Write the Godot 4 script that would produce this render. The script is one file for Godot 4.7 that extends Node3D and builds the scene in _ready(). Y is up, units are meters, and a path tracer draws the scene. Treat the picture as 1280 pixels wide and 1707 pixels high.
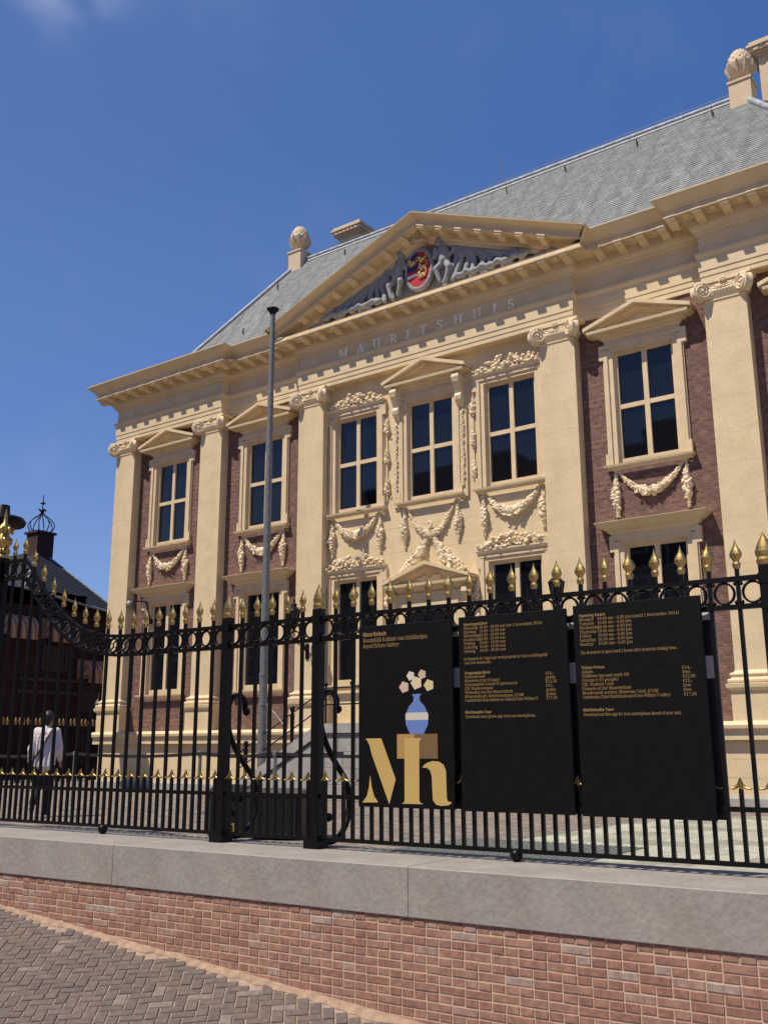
extends Node3D
# A museum front seen across an iron fence on a stone kerb wall. Metres, y up; the front of the giant pilasters is z = 0, x runs along the facade.

const WALL_Z := -0.28
const FENCE_ORIGIN := Vector3(8, 0, 12.1511)
const FENCE_TURN := 0.0342943
const FENCE_OFF := -0.80
var FT := Vector3(cos(FENCE_TURN), 0, -sin(FENCE_TURN))
var FN := Vector3(sin(FENCE_TURN), 0, cos(FENCE_TURN))
var rng := RandomNumberGenerator.new()
var M := {}
var used := {}
var cam: Camera3D

# ---------------------------------------------------------------- mesh builder
class MB:
	var v := PackedVector3Array()
	var n := PackedVector3Array()
	var c := PackedColorArray()
	var col := Color.WHITE
	func tri_n(a: Vector3, b: Vector3, d: Vector3, na: Vector3, nb: Vector3, nd: Vector3) -> void:
		v.append(a); v.append(d); v.append(b)
		n.append(na); n.append(nd); n.append(nb)
		c.append(col); c.append(col); c.append(col)
	func tri(a: Vector3, b: Vector3, d: Vector3) -> void:
		var k := (b - a).cross(d - a)
		if k.length_squared() < 1e-16:
			return
		k = k.normalized()
		tri_n(a, b, d, k, k, k)
	func quad(a: Vector3, b: Vector3, d: Vector3, e: Vector3) -> void:
		tri(a, b, d)
		tri(a, d, e)
	func box(ctr: Vector3, s: Vector3, bs := Basis.IDENTITY) -> void:
		var h := s * 0.5
		var p := []
		for i in 8:
			p.append(ctr + bs * Vector3(h.x if i & 1 else -h.x, h.y if i & 2 else -h.y, h.z if i & 4 else -h.z))
		quad(p[4], p[5], p[7], p[6])
		quad(p[1], p[0], p[2], p[3])
		quad(p[5], p[1], p[3], p[7])
		quad(p[0], p[4], p[6], p[2])
		quad(p[6], p[7], p[3], p[2])
		quad(p[0], p[1], p[5], p[4])
	func bx(x0: float, x1: float, y0: float, y1: float, z0: float, z1: float) -> void:
		box(Vector3((x0 + x1) * 0.5, (y0 + y1) * 0.5, (z0 + z1) * 0.5), Vector3(x1 - x0, y1 - y0, z1 - z0))
	# box whose +z face has chamfered edges
	func chamfer_box(ctr: Vector3, s: Vector3, ch: float, bs := Basis.IDENTITY) -> void:
		var h := s * 0.5
		var back := []
		var mid := []
		var front := []
		for q in [Vector2(-1, -1), Vector2(1, -1), Vector2(1, 1), Vector2(-1, 1)]:
			back.append(ctr + bs * Vector3(h.x * q.x, h.y * q.y, -h.z))
			mid.append(ctr + bs * Vector3(h.x * q.x, h.y * q.y, h.z - ch))
			front.append(ctr + bs * Vector3((h.x - ch) * q.x, (h.y - ch) * q.y, h.z))
		for i in 4:
			var j := (i + 1) % 4
			quad(back[i], back[j], mid[j], mid[i])
			quad(mid[i], mid[j], front[j], front[i])
		quad(front[0], front[1], front[2], front[3])
		quad(back[3], back[2], back[1], back[0])
	# polygon in xy (any winding) extruded from z0 to z1
	func prism(poly: PackedVector2Array, z0: float, z1: float, tf := Transform3D.IDENTITY) -> void:
		var pl := poly
		if Geometry2D.is_polygon_clockwise(pl):
			pl = pl.duplicate()
			pl.reverse()
		var ix := Geometry2D.triangulate_polygon(pl)
		for t in range(0, ix.size(), 3):
			var a := pl[ix[t]]
			var b := pl[ix[t + 1]]
			var d := pl[ix[t + 2]]
			if (b - a).cross(d - a) < 0:
				var w := b
				b = d
				d = w
			tri(tf * Vector3(a.x, a.y, z1), tf * Vector3(b.x, b.y, z1), tf * Vector3(d.x, d.y, z1))
			tri(tf * Vector3(a.x, a.y, z0), tf * Vector3(d.x, d.y, z0), tf * Vector3(b.x, b.y, z0))
		for i in pl.size():
			var p := pl[i]
			var q := pl[(i + 1) % pl.size()]
			quad(tf * Vector3(p.x, p.y, z0), tf * Vector3(q.x, q.y, z0), tf * Vector3(q.x, q.y, z1), tf * Vector3(p.x, p.y, z1))
	# moulding: profile points (out, y) from bottom to top, swept along a plan path (x, z) that has the outside on its left-hand +z side
	func sweep(prof: Array, path: Array, caps := true, skip := -1) -> void:
		var rows := []
		for i in path.size():
			var d1: Vector2 = (path[i] - path[max(i - 1, 0)]).normalized()
			var d2: Vector2 = (path[min(i + 1, path.size() - 1)] - path[i]).normalized()
			if i == 0:
				d1 = d2
			if i == path.size() - 1:
				d2 = d1
			var n1 := Vector2(-d1.y, d1.x)
			var n2 := Vector2(-d2.y, d2.x)
			var m := (n1 + n2) / (1.0 + n1.dot(n2))
			var row := []
			for p in prof:
				var q: Vector2 = path[i] + m * p.x
				row.append(Vector3(q.x, p.y, q.y))
			rows.append(row)
		for i in path.size() - 1:
			if i == skip:
				continue
			for k in prof.size() - 1:
				quad(rows[i][k], rows[i + 1][k], rows[i + 1][k + 1], rows[i][k + 1])
		if caps:
			var pl := PackedVector2Array()
			for p in prof:
				pl.append(p)
			var ix := Geometry2D.triangulate_polygon(pl)
			for e in [0, path.size() - 1]:
				for t in range(0, ix.size(), 3):
					tri(rows[e][ix[t]], rows[e][ix[t + 1]], rows[e][ix[t + 2]])
	# profile points (radius, y) from bottom to top
	func lathe(prof: Array, segs: int, tf := Transform3D.IDENTITY, sx := 1.0, sz := 1.0) -> void:
		var nn := []
		for i in prof.size():
			var t: Vector2 = prof[min(i + 1, prof.size() - 1)] - prof[max(i - 1, 0)]
			nn.append(Vector2(t.y, -t.x).normalized())
		for s in segs:
			var a0 := TAU * s / segs
			var a1 := TAU * (s + 1) / segs
			for i in prof.size() - 1:
				var q := []
				var qn := []
				for e in [[a0, i], [a0, i + 1], [a1, i + 1], [a1, i]]:
					var p: Vector2 = prof[e[1]]
					var k: Vector2 = nn[e[1]]
					q.append(tf * Vector3(sin(e[0]) * p.x * sx, p.y, cos(e[0]) * p.x * sz))
					qn.append((tf.basis * Vector3(sin(e[0]) * k.x / sx, k.y, cos(e[0]) * k.x / sz)).normalized())
				if prof[i].x > 1e-5:
					tri_n(q[0], q[3], q[2], qn[0], qn[3], qn[2])
				if prof[i + 1].x > 1e-5:
					tri_n(q[0], q[2], q[1], qn[0], qn[2], qn[1])
	func tube(path: Array, rad: Array, sides: int, flat := 1.0, up := Vector3.UP) -> void:
		var prev := []
		var pn := []
		for i in path.size():
			var t: Vector3 = (path[min(i + 1, path.size() - 1)] - path[max(i - 1, 0)]).normalized()
			var sd := t.cross(up)
			if sd.length() < 0.05:
				sd = t.cross(Vector3(0.3, 0.1, 1))
			sd = sd.normalized()
			var u2 := sd.cross(t).normalized()
			var r: float = rad[min(i, rad.size() - 1)]
			var cur := []
			var cn := []
			for s in sides:
				var a := TAU * (s + 0.5) / sides
				var o := sd * cos(a) * flat + u2 * sin(a)
				cur.append(path[i] + o * r)
				cn.append((sd * cos(a) / flat + u2 * sin(a)).normalized())
			if i > 0:
				for s in sides:
					var j := (s + 1) % sides
					if sides <= 4:
						quad(prev[j], prev[s], cur[s], cur[j])
					else:
						tri_n(prev[j], prev[s], cur[s], pn[j], pn[s], cn[s])
						tri_n(prev[j], cur[s], cur[j], pn[j], cn[s], cn[j])
			if i == 0 or i == path.size() - 1:
				for s in range(1, sides - 1):
					if i == 0:
						tri(cur[0], cur[s], cur[s + 1])
					else:
						tri(cur[0], cur[s + 1], cur[s])
			prev = cur
			pn = cn
	func ball(ctr: Vector3, r: Vector3, la := 4, lo := 6, bs := Basis.IDENTITY) -> void:
		for i in la:
			var t0 := PI * i / la
			var t1 := PI * (i + 1) / la
			for j in lo:
				var q := []
				var qn := []
				for e in [[t0, j], [t1, j], [t1, j + 1], [t0, j + 1]]:
					var a: float = TAU * e[1] / lo
					var d := Vector3(sin(e[0]) * sin(a), cos(e[0]), sin(e[0]) * cos(a))
					q.append(ctr + bs * (d * r))
					qn.append((bs * (d / r)).normalized())
				if i < la - 1:
					tri_n(q[0], q[1], q[2], qn[0], qn[1], qn[2])
				if i > 0:
					tri_n(q[0], q[2], q[3], qn[0], qn[2], qn[3])
	func add(o: MB, tf: Transform3D) -> void:
		for i in o.v.size():
			v.append(tf * o.v[i])
			n.append((tf.basis * o.n[i]).normalized())
			c.append(o.c[i])
	func mesh() -> ArrayMesh:
		var a := []
		a.resize(Mesh.ARRAY_MAX)
		a[Mesh.ARRAY_VERTEX] = v
		a[Mesh.ARRAY_NORMAL] = n
		a[Mesh.ARRAY_COLOR] = c
		var m := ArrayMesh.new()
		m.add_surface_from_arrays(Mesh.PRIMITIVE_TRIANGLES, a)
		return m

# smooth union of tapered capsules [a, b, ra, rb], meshed as surface nets
func nets(mb: MB, prims: Array, cell: float, k: float) -> void:
	var lo := Vector3.INF
	var hi := -Vector3.INF
	for p in prims:
		var r: float = max(p[2], p[3]) + k + cell * 2
		lo = lo.min(p[0] - Vector3.ONE * r).min(p[1] - Vector3.ONE * r)
		hi = hi.max(p[0] + Vector3.ONE * r).max(p[1] + Vector3.ONE * r)
	var nx := int((hi.x - lo.x) / cell) + 2
	var ny := int((hi.y - lo.y) / cell) + 2
	var nz := int((hi.z - lo.z) / cell) + 2
	var f := PackedFloat32Array()
	f.resize(nx * ny * nz)
	f.fill(1.0)
	for p in prims:
		var a: Vector3 = p[0]
		var ab: Vector3 = p[1] - a
		var l2: float = max(ab.length_squared(), 1e-9)
		var r: float = max(p[2], p[3]) + k + cell * 1.5
		var b0: Vector3 = ((a.min(p[1]) - Vector3.ONE * r - lo) / cell).floor()
		var b1: Vector3 = ((a.max(p[1]) + Vector3.ONE * r - lo) / cell).ceil()
		var ra: float = p[2]
		var rd: float = p[3] - p[2]
		for z in range(max(int(b0.z), 0), min(int(b1.z) + 1, nz)):
			for y in range(max(int(b0.y), 0), min(int(b1.y) + 1, ny)):
				for x in range(max(int(b0.x), 0), min(int(b1.x) + 1, nx)):
					var w := lo + Vector3(x, y, z) * cell - a
					var t: float = clamp(w.dot(ab) / l2, 0.0, 1.0)
					var d: float = (w - ab * t).length() - ra - rd * t
					var i := x + nx * (y + ny * z)
					var g := f[i]
					var h: float = max(k - abs(d - g), 0.0) / k
					f[i] = min(d, g) - h * h * k * 0.25
	var idx := PackedInt32Array()
	idx.resize(nx * ny * nz)
	idx.fill(-1)
	var pos := PackedVector3Array()
	var nor := PackedVector3Array()
	var o := [0, 1, nx, nx + 1, nx * ny, nx * ny + 1, nx * ny + nx, nx * ny + nx + 1]
	var ed := [[0, 1], [2, 3], [4, 5], [6, 7], [0, 2], [1, 3], [4, 6], [5, 7], [0, 4], [1, 5], [2, 6], [3, 7]]
	for z in nz - 1:
		for y in ny - 1:
			for x in nx - 1:
				var i := x + nx * (y + ny * z)
				var m := 0
				for q in 8:
					if f[i + o[q]] < 0.0:
						m += 1
				if m == 0 or m == 8:
					continue
				var s := Vector3.ZERO
				var cnt := 0
				for e in ed:
					var fa := f[i + o[e[0]]]
					var fb := f[i + o[e[1]]]
					if (fa < 0.0) != (fb < 0.0):
						var t := fa / (fa - fb)
						var pa := Vector3(e[0] & 1, (e[0] >> 1) & 1, e[0] >> 2)
						var pb := Vector3(e[1] & 1, (e[1] >> 1) & 1, e[1] >> 2)
						s += pa.lerp(pb, t)
						cnt += 1
				s /= cnt
				idx[i] = pos.size()
				pos.append(lo + (Vector3(x, y, z) + s) * cell)
				nor.append(Vector3(f[i + o[1]] + f[i + o[3]] + f[i + o[5]] + f[i + o[7]] - f[i] - f[i + o[2]] - f[i + o[4]] - f[i + o[6]], f[i + o[2]] + f[i + o[3]] + f[i + o[6]] + f[i + o[7]] - f[i] - f[i + o[1]] - f[i + o[4]] - f[i + o[5]], f[i + o[4]] + f[i + o[5]] + f[i + o[6]] + f[i + o[7]] - f[i] - f[i + o[1]] - f[i + o[2]] - f[i + o[3]]).normalized())
	var st := [1, nx, nx * ny]
	for z in range(1, nz - 1):
		for y in range(1, ny - 1):
			for x in range(1, nx - 1):
				var i := x + nx * (y + ny * z)
				for ax in 3:
					var neg := f[i] < 0.0
					if neg == (f[i + st[ax]] < 0.0):
						continue
					var u: int = st[(ax + 1) % 3]
					var w: int = st[(ax + 2) % 3]
					var q := [idx[i - u - w], idx[i - w], idx[i], idx[i - u]]
					if q[0] < 0 or q[1] < 0 or q[2] < 0 or q[3] < 0:
						continue
					if not neg:
						q.reverse()
					mb.tri_n(pos[q[0]], pos[q[1]], pos[q[2]], nor[q[0]], nor[q[1]], nor[q[2]])
					mb.tri_n(pos[q[0]], pos[q[2]], pos[q[3]], nor[q[0]], nor[q[2]], nor[q[3]])

# ---------------------------------------------------------------- scene helpers
func numbered(s: String) -> String:
	var k: int = used.get(s, 0)
	used[s] = k + 1
	return s if k == 0 else "%s_%03d" % [s, k]

func thing(called: String, label: String, category: String, at := Vector3.ZERO, turn := 0.0, group := "") -> Node3D:
	var o := Node3D.new()
	o.name = numbered(called)
	add_child(o)
	o.position = at
	o.rotation.y = turn
	tag(o, label, category, group)
	return o

func tag(o: Node, label: String, category: String, group := "") -> void:
	o.set_meta("label", label)
	o.set_meta("category", category)
	if group != "":
		o.set_meta("group", group)

func part(called: String, m: Mesh, mt: Material, parent: Node, tf := Transform3D.IDENTITY, label := "") -> MeshInstance3D:
	var o := MeshInstance3D.new()
	o.name = called
	o.mesh = m
	o.material_override = mt
	parent.add_child(o, true)
	o.transform = tf
	if label != "":
		o.set_meta("label", label)
	return o

func lump(called: String, mb: MB, mt: Material, parent: Node, label := "") -> MeshInstance3D:
	return part(called, mb.mesh(), mt, parent, Transform3D.IDENTITY, label)

func struct(called: String, mb: MB, mt: Material) -> MeshInstance3D:
	var o := part(numbered(called), mb.mesh(), mt, self)
	o.set_meta("kind", "structure")
	return o

func at(x: float, y: float, z: float) -> Transform3D:
	return Transform3D(Basis.IDENTITY, Vector3(x, y, z))

func F(u: float, h: float, o: float) -> Vector3:
	return FENCE_ORIGIN + FT * u + FN * o + Vector3.UP * h

func arc(pts: Array, steps := 6) -> Array:      # Catmull-Rom through Vector3 points
	var r := []
	for i in pts.size() - 1:
		var p0: Vector3 = pts[max(i - 1, 0)]
		var p3: Vector3 = pts[min(i + 2, pts.size() - 1)]
		for s in steps:
			r.append(pts[i].cubic_interpolate(pts[i + 1], p0, p3, float(s) / steps))
	r.append(pts[-1])
	return r

func lin(r: float, g: float, b: float) -> Color:
	return Color(r, g, b).linear_to_srgb()

# ---------------------------------------------------------------- textures
func noise_img(sz: int, sd: int, freq: float, oct: int) -> Image:
	var fn := FastNoiseLite.new()
	fn.seed = sd
	fn.frequency = freq
	fn.noise_type = FastNoiseLite.TYPE_SIMPLEX_SMOOTH
	fn.fractal_octaves = oct
	return fn.get_seamless_image(sz, sz)

func grain(sd: int, coarse: float, fine: float, speck := 0.0, tint := Color(1, 1, 1)) -> ImageTexture:
	var sz := 256
	var a := noise_img(sz, sd, 0.012, 4)
	var b := noise_img(sz, sd + 7, 0.09, 3)
	var d := noise_img(sz, sd + 13, 0.3, 1)
	var im := Image.create(sz, sz, false, Image.FORMAT_RGB8)
	for y in sz:
		for x in sz:
			var k := 1.0 - coarse * a.get_pixel(x, y).r - fine * b.get_pixel(x, y).r
			var s := d.get_pixel(x, y).r
			if s > 0.8:
				k -= speck * (s - 0.8) * 4.0
			var t := a.get_pixel((x + 90) % sz, (y + 40) % sz).r
			im.set_pixel(x, y, Color(k, k, k).lerp(Color(k * tint.r, k * tint.g, k * tint.b), t))
	return ImageTexture.create_from_image(im)

func bumps(sd: int, freq: float, strength: float) -> ImageTexture:
	var im := noise_img(256, sd, freq, 4)
	im.convert(Image.FORMAT_RGBA8)
	im.bump_map_to_normal_map(strength)
	return ImageTexture.create_from_image(im)

# brickwork sheet: returns [colour, normal]; bricks w x h pixels in stretcher / header courses
func brickwork(w: int, h: int, cols: int, rows: int, joint: int, mortar: Color, tones: Array, sd: int, cross := true) -> Array:
	var r := RandomNumberGenerator.new()
	r.seed = sd
	var W := w * cols
	var H := h * rows
	var im := Image.create(W, H, false, Image.FORMAT_RGB8)
	var bp := Image.create(W, H, false, Image.FORMAT_RGBA8)
	var fine := noise_img(256, sd, 0.08, 3)
	im.fill(mortar)
	bp.fill(Color(0.2, 0.2, 0.2))
	for j in rows:
		var bw := w
		var n := cols
		var shift := (w / 2) * (j % 2)
		if cross and j % 2 == 1:
			bw = w / 2
			n = cols * 2
			shift = w / 4
		elif cross:
			shift = (w / 2) * ((j / 2) % 2)
		for i in n:
			var t: Color = tones[r.randi() % tones.size()]
			var k := r.randf_range(0.86, 1.1)
			var hv := r.randf_range(0.7, 1.0)
			for y in range(j * h, j * h + h - joint):
				for x in range(i * bw, i * bw + bw - joint):
					var g := k * (0.85 + 0.3 * fine.get_pixel(x % 256, y % 256).r)
					im.set_pixel((x + shift) % W, y, Color(t.r * g, t.g * g, t.b * g))
					bp.set_pixel((x + shift) % W, y, Color(hv, hv, hv))
	bp.bump_map_to_normal_map(3.0)
	return [ImageTexture.create_from_image(im), ImageTexture.create_from_image(bp)]

func mat(called: String, col: Color, rough: float, tex: Texture2D = null, scale := Vector3.ONE, metal := 0.0, nrm: Texture2D = null, nscale := 1.0) -> StandardMaterial3D:
	var m := StandardMaterial3D.new()
	m.albedo_color = col
	m.roughness = rough
	m.metallic = metal
	m.vertex_color_use_as_albedo = true
	if tex != null or nrm != null:
		m.uv1_triplanar = true
		m.uv1_world_triplanar = true
		m.uv1_scale = scale
	if tex != null:
		m.albedo_texture = tex
	if nrm != null:
		m.normal_enabled = true
		m.normal_texture = nrm
		m.normal_scale = nscale
	M[called] = m
	return m

func materials() -> void:
	var plaster := grain(3, 0.07, 0.05, 0.08, Color(1.0, 0.985, 0.955))
	var stone := grain(11, 0.11, 0.10, 0.14, Color(1.0, 0.98, 0.95))
	var clay := grain(23, 0.20, 0.20, 0.3, Color(0.95, 0.9, 0.88))
	var soot := grain(31, 0.25, 0.2, 0.3, Color(0.95, 1.0, 1.0))
	var n1 := bumps(41, 0.05, 2.0)
	var n2 := bumps(43, 0.15, 2.5)
	mat("cream", lin(0.765, 0.62, 0.40), 0.62, plaster, Vector3.ONE * 0.4, 0.0, n1, 0.08)
	mat("cream_wood", lin(0.79, 0.635, 0.42), 0.45, plaster, Vector3.ONE * 0.8)
	mat("carved", lin(0.84, 0.70, 0.49), 0.65, plaster, Vector3.ONE * 1.5)
	mat("chimney_plaster", lin(0.68, 0.54, 0.38), 0.75, plaster, Vector3.ONE * 0.6)
	var b := brickwork(44, 12, 8, 16, 1, Color(0.44, 0.365, 0.34), [Color(0.455, 0.34, 0.31), Color(0.42, 0.31, 0.28), Color(0.49, 0.365, 0.325), Color(0.445, 0.335, 0.315)], 5)
	mat("museum_brick", Color(1, 1, 1), 0.85, b[0], Vector3(1.0 / 1.6, 1.0 / 0.96, 1.0 / 1.6), 0.0, b[1], 0.8)
	b = brickwork(44, 12, 8, 16, 2, Color(0.55, 0.5, 0.46), [Color(0.47, 0.31, 0.29), Color(0.44, 0.29, 0.28), Color(0.5, 0.34, 0.31)], 6)
	mat("mauve_brick", Color(1, 1, 1), 0.85, b[0], Vector3(1.0 / 1.7, 1.0 / 1.1, 1.0 / 1.7), 0.0, b[1], 0.8)
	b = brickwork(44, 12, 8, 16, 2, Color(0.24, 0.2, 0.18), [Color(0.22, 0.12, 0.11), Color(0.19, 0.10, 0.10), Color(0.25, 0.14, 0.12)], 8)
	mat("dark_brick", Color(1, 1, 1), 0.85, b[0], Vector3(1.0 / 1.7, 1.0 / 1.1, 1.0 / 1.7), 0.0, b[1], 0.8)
	b = brickwork(40, 20, 6, 12, 2, Color(0.44, 0.41, 0.37), [Color(0.50, 0.46, 0.43), Color(0.46, 0.42, 0.40), Color(0.54, 0.50, 0.46), Color(0.49, 0.44, 0.43)], 9, false)
	mat("setts", Color(1, 1, 1), 0.9, b[0], Vector3(1.0 / 1.32, 1.0 / 1.32, 1.0 / 1.32), 0.0, b[1], 0.7)
	b = brickwork(64, 64, 4, 4, 1, Color(0.58, 0.58, 0.53), [Color(0.615, 0.62, 0.56), Color(0.61, 0.615, 0.555), Color(0.62, 0.62, 0.565)], 10, false)
	mat("pale_slab", Color(1, 1, 1), 0.8, b[0], Vector3(1.0 / 2.4, 1.0 / 2.4, 1.0 / 2.4))
	mat("hardstone", lin(0.37, 0.345, 0.33), 0.7, stone, Vector3.ONE * 0.5, 0.0, n2, 0.12)
	mat("stair_stone", lin(0.42, 0.41, 0.41), 0.8, stone, Vector3.ONE * 0.7, 0.0, n2, 0.3)
	mat("mortar", lin(0.70, 0.53, 0.40), 0.95, stone, Vector3.ONE * 3.0, 0.0, n2, 0.5)
	mat("sand", lin(0.60, 0.44, 0.32), 0.97, clay, Vector3.ONE * 2.0, 0.0, n2, 0.8)
	mat("joint_sand", lin(0.58, 0.46, 0.37), 0.97, clay, Vector3.ONE * 2.0, 0.0, n2, 0.8)
	mat("clay", Color(1, 1, 1), 0.85, clay, Vector3.ONE * 3.1, 0.0, n2, 0.7)
	mat("iron", lin(0.008, 0.006, 0.007), 0.42, soot, Vector3.ONE * 4.0, 0.0, n2, 0.15)
	mat("gold", Color(0.70, 0.60, 0.38), 0.38, null, Vector3.ONE, 1.0, n2, 0.5)
	M.gold.uv1_scale = Vector3.ONE * 14.0
	M.iron.metallic_specular = 0.32
	mat("slate", Color(1, 1, 1), 0.55, soot, Vector3.ONE * 0.8, 0.0, n2, 0.3)
	mat("dark_slate", lin(0.045, 0.05, 0.06), 0.6, soot, Vector3.ONE * 0.8, 0.0, n2, 0.3)
	mat("lead", lin(0.52, 0.53, 0.58), 0.6, soot, Vector3.ONE * 1.2)
	mat("relief", lin(0.33, 0.355, 0.40), 0.8, stone, Vector3.ONE * 1.3)
	mat("glass", lin(0.006, 0.007, 0.010), 0.03)
	M.glass.metallic_specular = 0.6
	mat("old_glass", lin(0.02, 0.025, 0.03), 0.08)
	mat("board", lin(0.006, 0.0052, 0.0056), 0.55, soot, Vector3.ONE * 2.0)
	M.board.metallic_specular = 0.28
	mat("rear_board", lin(0.020, 0.021, 0.025), 0.35)
	mat("board_grey", lin(0.62, 0.64, 0.64), 0.5)
	mat("print_gold", lin(0.50, 0.345, 0.115), 0.5)
	mat("print_text", lin(0.30, 0.20, 0.078), 0.55)
	mat("print", Color(1, 1, 1), 0.5)
	mat("letter", lin(0.95, 0.94, 0.80), 0.5)
	mat("steel", lin(0.34, 0.335, 0.34), 0.5, soot, Vector3.ONE * 3.0, 0.25)
	mat("gilt_paint", lin(0.70, 0.50, 0.18), 0.45)
	mat("red_paint", lin(0.42, 0.012, 0.02), 0.5)
	mat("blue_paint", lin(0.015, 0.02, 0.10), 0.5)
	mat("white_paint", lin(0.7, 0.7, 0.68), 0.5)
	mat("black_plastic", lin(0.016, 0.016, 0.018), 0.5, soot, Vector3.ONE * 3.0)
	mat("grating", lin(0.46, 0.47, 0.42), 0.6, soot, Vector3.ONE * 3.0)
	mat("skin", lin(0.36, 0.20, 0.14), 0.55)
	mat("hair", lin(0.012, 0.010, 0.009), 0.5)
	mat("shirt", lin(0.72, 0.66, 0.70), 0.85, plaster, Vector3.ONE * 4.0)
	mat("trousers", lin(0.012, 0.012, 0.015), 0.85)
	mat("leather", lin(0.02, 0.013, 0.01), 0.5)
	mat("awning_cloth", Color(1, 1, 1), 0.85)
	mat("belt", lin(0.015, 0.013, 0.018), 0.7)
	mat("old_stone", lin(0.09, 0.07, 0.06), 0.8, stone, Vector3.ONE)
	mat("roof_lead", lin(0.33, 0.30, 0.26), 0.6, soot, Vector3.ONE)

# ---------------------------------------------------------------- the museum
# sheet of wall with rectangular holes [x0, x1, y0, y1]; reveals go back by depth
func pierced(mb: MB, x0: float, x1: float, y0: float, y1: float, z: float, holes: Array, depth: float, full := true) -> void:
	var xs := [x0, x1]
	var ys := [y0, y1]
	for h in holes:
		xs.append_array([h[0], h[1]])
		ys.append_array([h[2], h[3]])
	xs.sort()
	ys.sort()
	for i in xs.size() - 1:
		for j in ys.size() - 1:
			var cx: float = (xs[i] + xs[i + 1]) * 0.5
			var cy: float = (ys[j] + ys[j + 1]) * 0.5
			var hole: bool = xs[i + 1] - xs[i] < 1e-4 or ys[j + 1] - ys[j] < 1e-4
			for h in holes:
				if cx > h[0] and cx < h[1] and cy > h[2] and cy < h[3]:
					hole = true
			if not hole:
				mb.quad(Vector3(xs[i], ys[j], z), Vector3(xs[i + 1], ys[j], z), Vector3(xs[i + 1], ys[j + 1], z), Vector3(xs[i], ys[j + 1], z))
	for h in holes:
		var a := Vector3(h[0], h[2], z)
		var b := Vector3(h[1], h[2], z)
		var c := Vector3(h[1], h[3], z)
		var d := Vector3(h[0], h[3], z)
		var k := Vector3(0, 0, -depth)
		if full:
			mb.quad(a + k, b + k, b, a)
			mb.quad(c + k, d + k, d, c)
		mb.quad(b + k, c + k, c, b)
		mb.quad(d + k, a + k, a, d)

# little cornice round three sides of a head at z = wall
func head_sweep(mb: MB, cx: float, half: float, z0: float, z1: float, prof: Array) -> void:
	mb.sweep(prof, [Vector2(cx - half, z0), Vector2(cx - half, z1), Vector2(cx + half, z1), Vector2(cx + half, z0)])

func rake(mb: MB, cx: float, half: float, y0: float, apex: float, t0: float, t1: float, z0: float, z1: float) -> void:
	# a band below the outer slope lines, between depths t0 and t1 measured straight down
	for s in [-1.0, 1.0]:
		var w: float = half
		mb.prism(PackedVector2Array([Vector2(cx + s * w, y0 - t0), Vector2(cx, apex - t0), Vector2(cx, apex - t1), Vector2(cx + s * (w - (t1 - t0) * 0.0), y0 - t1)]), z0, z1)

func small_pediment(parent: Node, cx: float, half: float, base: float, apex: float, ribbed := true) -> void:
	var mb := MB.new()
	var w := WALL_Z
	head_sweep(mb, cx, half - 0.36, w, w + 0.06, [Vector2(0, base - 0.16), Vector2(0.05, base - 0.12), Vector2(0.05, base - 0.09), Vector2(0.16, base - 0.06), Vector2(0.16, base - 0.03), Vector2(0.28, base - 0.02), Vector2(0.29, base + 0.045), Vector2(0.25, base + 0.05), Vector2(0, base + 0.05)])
	var h := half - 0.07
	mb.prism(PackedVector2Array([Vector2(cx - h, base + 0.05), Vector2(cx + h, base + 0.05), Vector2(cx, apex - 0.12)]), w - 0.02, w + 0.10)
	rake(mb, cx, half, base + 0.14, apex, 0.0, 0.085, w, w + 0.37)
	rake(mb, cx, half - 0.03, base + 0.14, apex, 0.087, 0.16, w, w + 0.25)
	rake(mb, cx, half - 0.10, base + 0.17, apex, 0.162, 0.22, w, w + 0.16)
	if ribbed:
		for i in range(-9, 10):
			var x := i * 0.05
			var top: float = apex - 0.24 - abs(x) * (apex - base - 0.14) / half
			if top - base > 0.07:
				mb.bx(cx + x - 0.012, cx + x + 0.012, base + 0.052, top, w + 0.1, w + 0.115)
	lump("pediment", mb, M.cream, parent)

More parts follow.
